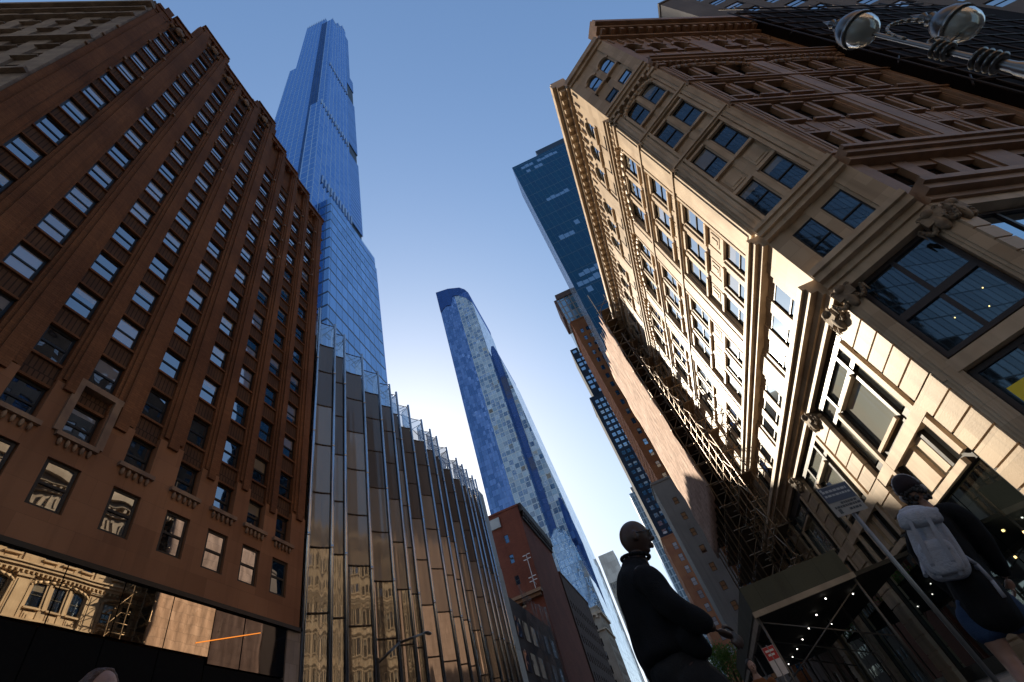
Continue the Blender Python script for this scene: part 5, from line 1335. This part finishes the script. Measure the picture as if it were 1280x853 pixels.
def woman():
    P = Pose((2.16, 4.80, 0.0), (0.45, 0.89))
    root = thing('person', (2.16, 4.80, 0.0), 'person in dark beanie, black top and blue shorts walking away with white backpack', 'person')
    skm = surf('light_brown_skin', (0.32, 0.17, 0.115), (0.26, 0.135, 0.09), 15, 0.5, 0.08, 120, None, 0.6, 0, 0.5)
    sh = 0.20     # sideways lean (to the right) of the upper body
    body = []
    v, e, r = chain(P, [(0, 0, 0.88, (0.14, 0.115)), (0.01, -0.05, 1.05, (0.115, 0.095)), (0.03, -0.12, 1.22, (0.135, 0.1)), (0.02, -0.17, 1.38, (0.12, 0.09)), (0.01, -0.185, 1.46, 0.055), (0.0, -0.19, 1.54, 0.05)]); body.append(skin(v, e, r))
    hc = (0.02, -0.19, 1.62); body.append(head_mesh(P, hc, 0.98))
    Rl = ((0.10, -0.09, 0.47), (0.02, -0.10, 0.09), (0.16, -0.10, 0.04)); Ll = ((-0.02, 0.12, 0.46), (-0.30, 0.12, 0.16), (-0.20, 0.12, 0.05))
    for l, (kn, an, toe) in ((-0.09, Rl), (0.10, Ll)):
        v, e, r = chain(P, [(0, l, 0.86, 0.098), (kn[0] * .5, l, 0.68, 0.088), (*kn, 0.058), (*[(a + b_) / 2 for a, b_ in zip(kn, an)], 0.056), (*an, 0.038), (*toe, 0.032)]); body.append(skin(v, e, r))
    ra = [(0.02, -0.34, 1.39, 0.05), (0.05, -0.34, 1.24, 0.043), (0.08, -0.31, 1.10, 0.038), (0.15, -0.27, 0.98, 0.032), (0.2, -0.24, 0.88, 0.025)]
    la = [(0.02, 0.0, 1.37, 0.05), (0.08, 0.09, 1.24, 0.043), (0.12, 0.11, 1.10, 0.038), (0.16, 0.10, 0.97, 0.032), (0.2, 0.08, 0.87, 0.025)]
    for a in (ra, la):
        v, e, r = chain(P, a); body.append(skin(v, e, r)); w = P(*a[4][:3]); dd = w - P(*a[3][:3]); body += hand_meshes(w, dd, P.l * (1 if a is ra else -1), P.f, 0.4)
    join_meshes('body', body, [skm], root, 0.007)
    tp_ = []
    v, e, r = chain(P, [(0.0, 0.0, 0.57, (0.20, 0.185)), (0, -0.02, 0.80, (0.21, 0.18)), (0.01, -0.05, 0.98, (0.185, 0.155)), (0.03, -0.12, 1.22, (0.185, 0.145)), (0.02, -0.165, 1.37, (0.16, 0.12)), (0.015, -0.18, 1.45, (0.085, 0.08))]); tp_.append(skin(v, e, r))
    for a in (ra, la): v, e, r = chain(P, [(0.02, -0.17, 1.40, 0.09)] + [(*p[:3], p[3] + 0.036) for p in a]); tp_.append(skin(v, e, r))
    cloth('top', tp_, fabric('black_cotton_top', (0.010, 0.010, 0.011)), root, 0.013, 0.012, 8, 9)
    so_ = []
    v, e, r = chain(P, [(0, 0, 0.9, (0.17, 0.14)), (0, 0, 0.8, (0.18, 0.15))]); so_.append(skin(v, e, r))
    for l, (kn, an, toe) in ((-0.09, Rl), (0.10, Ll)): v, e, r = chain(P, [(0, l, 0.86, 0.115), (kn[0] * .4, l, 0.68, 0.118), (kn[0] * .7, l, 0.56, 0.122)]); so_.append(skin(v, e, r))
    cloth('shorts', so_, fabric('blue_denim_shorts', (0.035, 0.06, 0.12)), root, 0.013, 0.006, 9, 1)
    for kn, an, toe in (Rl, Ll):
        b = MB(); b.blob(P(*an) + (P(*toe) - P(*an)) * 0.5, (0.06, 0.12, 0.05), 2, n=12, amp=0.0); b.build('shoe', plain('white_trainer', (0.5, 0.5, 0.5), 0.5), root)
    # beanie with hair curls below it and a pale headphone band
    bm = bmesh.new(); bmesh.ops.create_uvsphere(bm, u_segments=26, v_segments=18, radius=1)
    for v in list(bm.verts):
        x, y, z = v.co; v.co = P(hc[0] + x * 0.112 - 0.006, hc[1] + y * 0.093, hc[2] + 0.03 + (z * 0.118 if z > 0 else z * 0.06))
    me = bpy.data.meshes.new('t'); bm.to_mesh(me); bm.free()
    cloth('beanie', [me], fabric('dark_knit_beanie', (0.028, 0.018, 0.020)), root, 0.009, 0.006, 14, 2)
    b = MB(); rg = random.Random(6)
    for k in range(46):
        a = rg.uniform(1.2, 5.1); b.blob(P(hc[0] + 0.086 * math.cos(a) - 0.01, hc[1] + 0.078 * math.sin(a), hc[2] - rg.uniform(0.0, 0.11)), rg.uniform(0.012, 0.019), k, n=6, amp=0.15)
    b.build('hair', plain('dark_brown_curls', (0.02, 0.014, 0.012), 0.6), root)
    b = MB(); b.path([P(hc[0], hc[1] + 0.098 * math.cos(a), hc[2] + 0.02 + 0.134 * math.sin(a)) for a in [math.pi * k / 12 for k in range(0, 13)]], 0.008, 8)
    for sg in (-1, 1): b.blob(P(hc[0], hc[1] + sg * 0.088, hc[2] - 0.02), (0.022, 0.022, 0.034), 1, n=10, amp=0)
    b.build('headphones', plain('pale_headphones', (0.42, 0.38, 0.38), 0.4), root)
    # ---- backpack, a thing of its own
    bp = thing('backpack', P(-0.22, -0.08, 1.2), 'off white roll top backpack worn by the person in dark beanie', 'backpack')
    cloth_w = surf('off_white_canvas', (0.40, 0.40, 0.44), (0.33, 0.33, 0.37), 4, 0.75, 0.3, 60, None, 0.6, 0.15, 0.3)
    ax = (P(0.0, -0.15, 1.5) - P(0, 0, 0.98)).normalized(); bk = -P.f; sd2 = ax.cross(bk).normalized(); c0 = P(-0.235, -0.045, 1.19)
    Q = lambda s_, d_, h_: c0 + sd2 * s_ + bk * d_ + ax * h_
    def pillow(cs, cd, ch, ws, wd, wh, pw=4.0, bend=0.0):
        bm = bmesh.new(); bmesh.ops.create_uvsphere(bm, u_segments=28, v_segments=20, radius=1)
        for v in bm.verts:
            q = v.co; f = (abs(q.x) ** pw + abs(q.y) ** pw + abs(q.z) ** pw) ** (-1 / pw); q = q * f
            v.co = Q(cs + q.x * ws * (1 - 0.06 * q.z), cd + q.y * wd + bend * q.z, ch + q.z * wh)
        me = bpy.data.meshes.new('t'); bm.to_mesh(me); bm.free(); return me
    cloth('main_bag', [pillow(0, 0.0, -0.02, 0.135, 0.09, 0.225)], cloth_w, bp, 0.009, 0.007, 9, 4)
    cloth('rolled_top', [pillow(0, 0.05, 0.19, 0.14, 0.085, 0.075, 3.0), pillow(-0.02, -0.01, 0.25, 0.10, 0.045, 0.05, 2.6)], cloth_w, bp, 0.009, 0.009, 12, 7)
    cloth('front_pocket', [pillow(0, 0.095, -0.09, 0.112, 0.045, 0.12, 3.5)], cloth_w, bp, 0.009, 0.006, 11, 8)
    strap = plain('off_white_strap', (0.34, 0.34, 0.38), 0.7)
    for s_ in (-0.06, 0.06):
        b = MB(); pts = [Q(s_, 0.14, 0.17), Q(s_, 0.15, 0.07), Q(s_, 0.147, -0.03), Q(s_ * 1.05, 0.14, -0.13), Q(s_ * 1.05, 0.10, -0.225)]
        for a, c in zip(pts[:-1], pts[1:]):
            w2 = sd2 * 0.013; t2 = bk * 0.004; b.hexa([a - w2 - t2, a + w2 - t2, a + w2 + t2, a - w2 + t2, c - w2 - t2, c + w2 - t2, c + w2 + t2, c - w2 + t2])
        b.build('compression_strap', strap, bp)
    for s_ in (-0.10, 0.10):
        b = MB(); pts = [Q(s_, -0.08, 0.2), Q(s_ * 1.15, -0.16, 0.27), Q(s_ * 1.2, -0.27, 0.24), Q(s_ * 1.35, -0.31, 0.1), Q(s_ * 1.6, -0.26, -0.08), Q(s_ * 1.6, -0.10, -0.18)]
        b.path(pts, 0.016, 8); b.build('shoulder_strap', strap, bp)
    b = MB(); pts = [Q(0.13, -0.02, -0.1), Q(0.17, -0.04, -0.16), Q(0.2, -0.04, -0.27), Q(0.215, -0.03, -0.38)]; b.path(pts, 0.0135, 8); b.build('loose_strap', strap, bp)
    b = MB(); b.hexa([Q(-.09, .133, -.05), Q(.09, .133, -.05), Q(.09, .142, -.05), Q(-.09, .142, -.05), Q(-.09, .133, -.03), Q(.09, .133, -.03), Q(.09, .142, -.03), Q(-.09, .142, -.03)]); b.build('pocket_flap', strap, bp)
woman()

def passer(pos, facing, label, top_col, hair_col, skin_col, h=1.68, long_hair=False):
    P = Pose(pos, facing); k = h / 1.75
    root = thing('person', pos, label, 'person')
    body = []
    C = lambda pts: chain(P, [(a * k, b_ * k, c * k, (tuple(x * k for x in r) if isinstance(r, tuple) else r * k)) for a, b_, c, r in pts])
    v, e, r = C([(0, 0, 0.92, (0.15, 0.12)), (0, 0, 1.15, (0.13, 0.1)), (0, 0, 1.4, (0.14, 0.1)), (0.01, 0, 1.5, 0.06), (0.02, 0, 1.58, 0.052)]); body.append(skin(v, e, r))
    body.append(head_mesh(P, (0.03 * k, 0, 1.645 * k), k))
    legs = [[(0, s_ * .1, 0.9, .1), (f * .5, s_ * .1, .5, .065), (f, s_ * .1, .1, .04), (f + .14, s_ * .1, .05, .034)] for s_, f in ((-1, .2), (1, -.2))]
    arms = [[(0, s_ * .19, 1.42, .055), (f * .5, s_ * .26, 1.16, .045), (f, s_ * .26, .92, .03)] for s_, f in ((-1, -.12), (1, .16))]
    for a in legs + arms: v, e, r = C(a); body.append(skin(v, e, r))
    for a in arms: w = P(*[x * k for x in a[2][:3]]); body += hand_meshes(w, w - P(*[x * k for x in a[1][:3]]), P.l * (1 if a[0][1] < 0 else -1), P.f, 0.4)
    join_meshes('body', body, [surf('skin_tone', skin_col, None, 15, 0.5, 0.1, 100, None, 0.6, 0)], root, 0.008)
    t = []
    v, e, r = C([(0, 0, 0.88, (0.19, 0.165)), (0, 0, 1.15, (0.17, 0.15)), (0, 0, 1.38, (0.175, 0.13)), (0.01, 0, 1.48, 0.085)]); t.append(skin(v, e, r))
    for a in arms: v, e, r = C([(*p[:3], p[3] + .03) for p in a]); t.append(skin(v, e, r))
    cloth('jacket', t, fabric('jacket_cloth', top_col), root, 0.014, 0.010, 8, 5)
    t = []
    for a in legs: v, e, r = C([(*p[:3], p[3] + .03) for p in a[:3]]); t.append(skin(v, e, r))
    cloth('trousers', t, fabric('dark_trousers', (0.02, 0.02, 0.026)), root, 0.014, 0.008, 8, 2)
    for a in legs:
        b = MB(); b.blob(P(*[x * k for x in a[3][:3]]) - P.f * 0.05, (0.07, 0.11, 0.045), 1, n=10, amp=0); b.build('shoe', plain('dark_shoe', (0.02, 0.018, 0.016), 0.5), root)
    hc = (0.03 * k, 0, 1.645 * k); hm = []
    bm = bmesh.new(); bmesh.ops.create_uvsphere(bm, u_segments=24, v_segments=16, radius=1)
    for v in bm.verts:
        x, y, z = v.co; zz = z if z > 0 else z * (1.5 if long_hair and x < 0.1 else 0.75); fx = x * 0.112 if x < 0.45 else 0.05
        v.co = P(hc[0] - 0.014 + fx, hc[1] + y * 0.092, hc[2] + 0.022 + zz * 0.112 + (0.03 if x > 0.4 and z < 0.3 else 0))
    me = bpy.data.meshes.new('t'); bm.to_mesh(me); bm.free()
    cloth('hair', [me], surf('hair_strands', hair_col, tuple(c * 0.5 for c in hair_col), 30, 0.5, 0.5, 80, None, 0.6, 0), root, 0.008, 0.008, 22, 4)
passer((1.06, 11.5, 0.0), (0.2, -1), 'dark haired person in rust orange jacket coming up the street', (0.16, 0.055, 0.018), (0.015, 0.012, 0.012), (0.3, 0.16, 0.11), 1.68)
passer((-2.93, 2.20, 0.0), (1.0, -0.1), 'brown haired person whose head just shows at the lower left edge', (0.03, 0.03, 0.035), (0.10, 0.045, 0.028), (0.38, 0.2, 0.14), 1.70, True)

bpy.data.scenes.remove(TS)
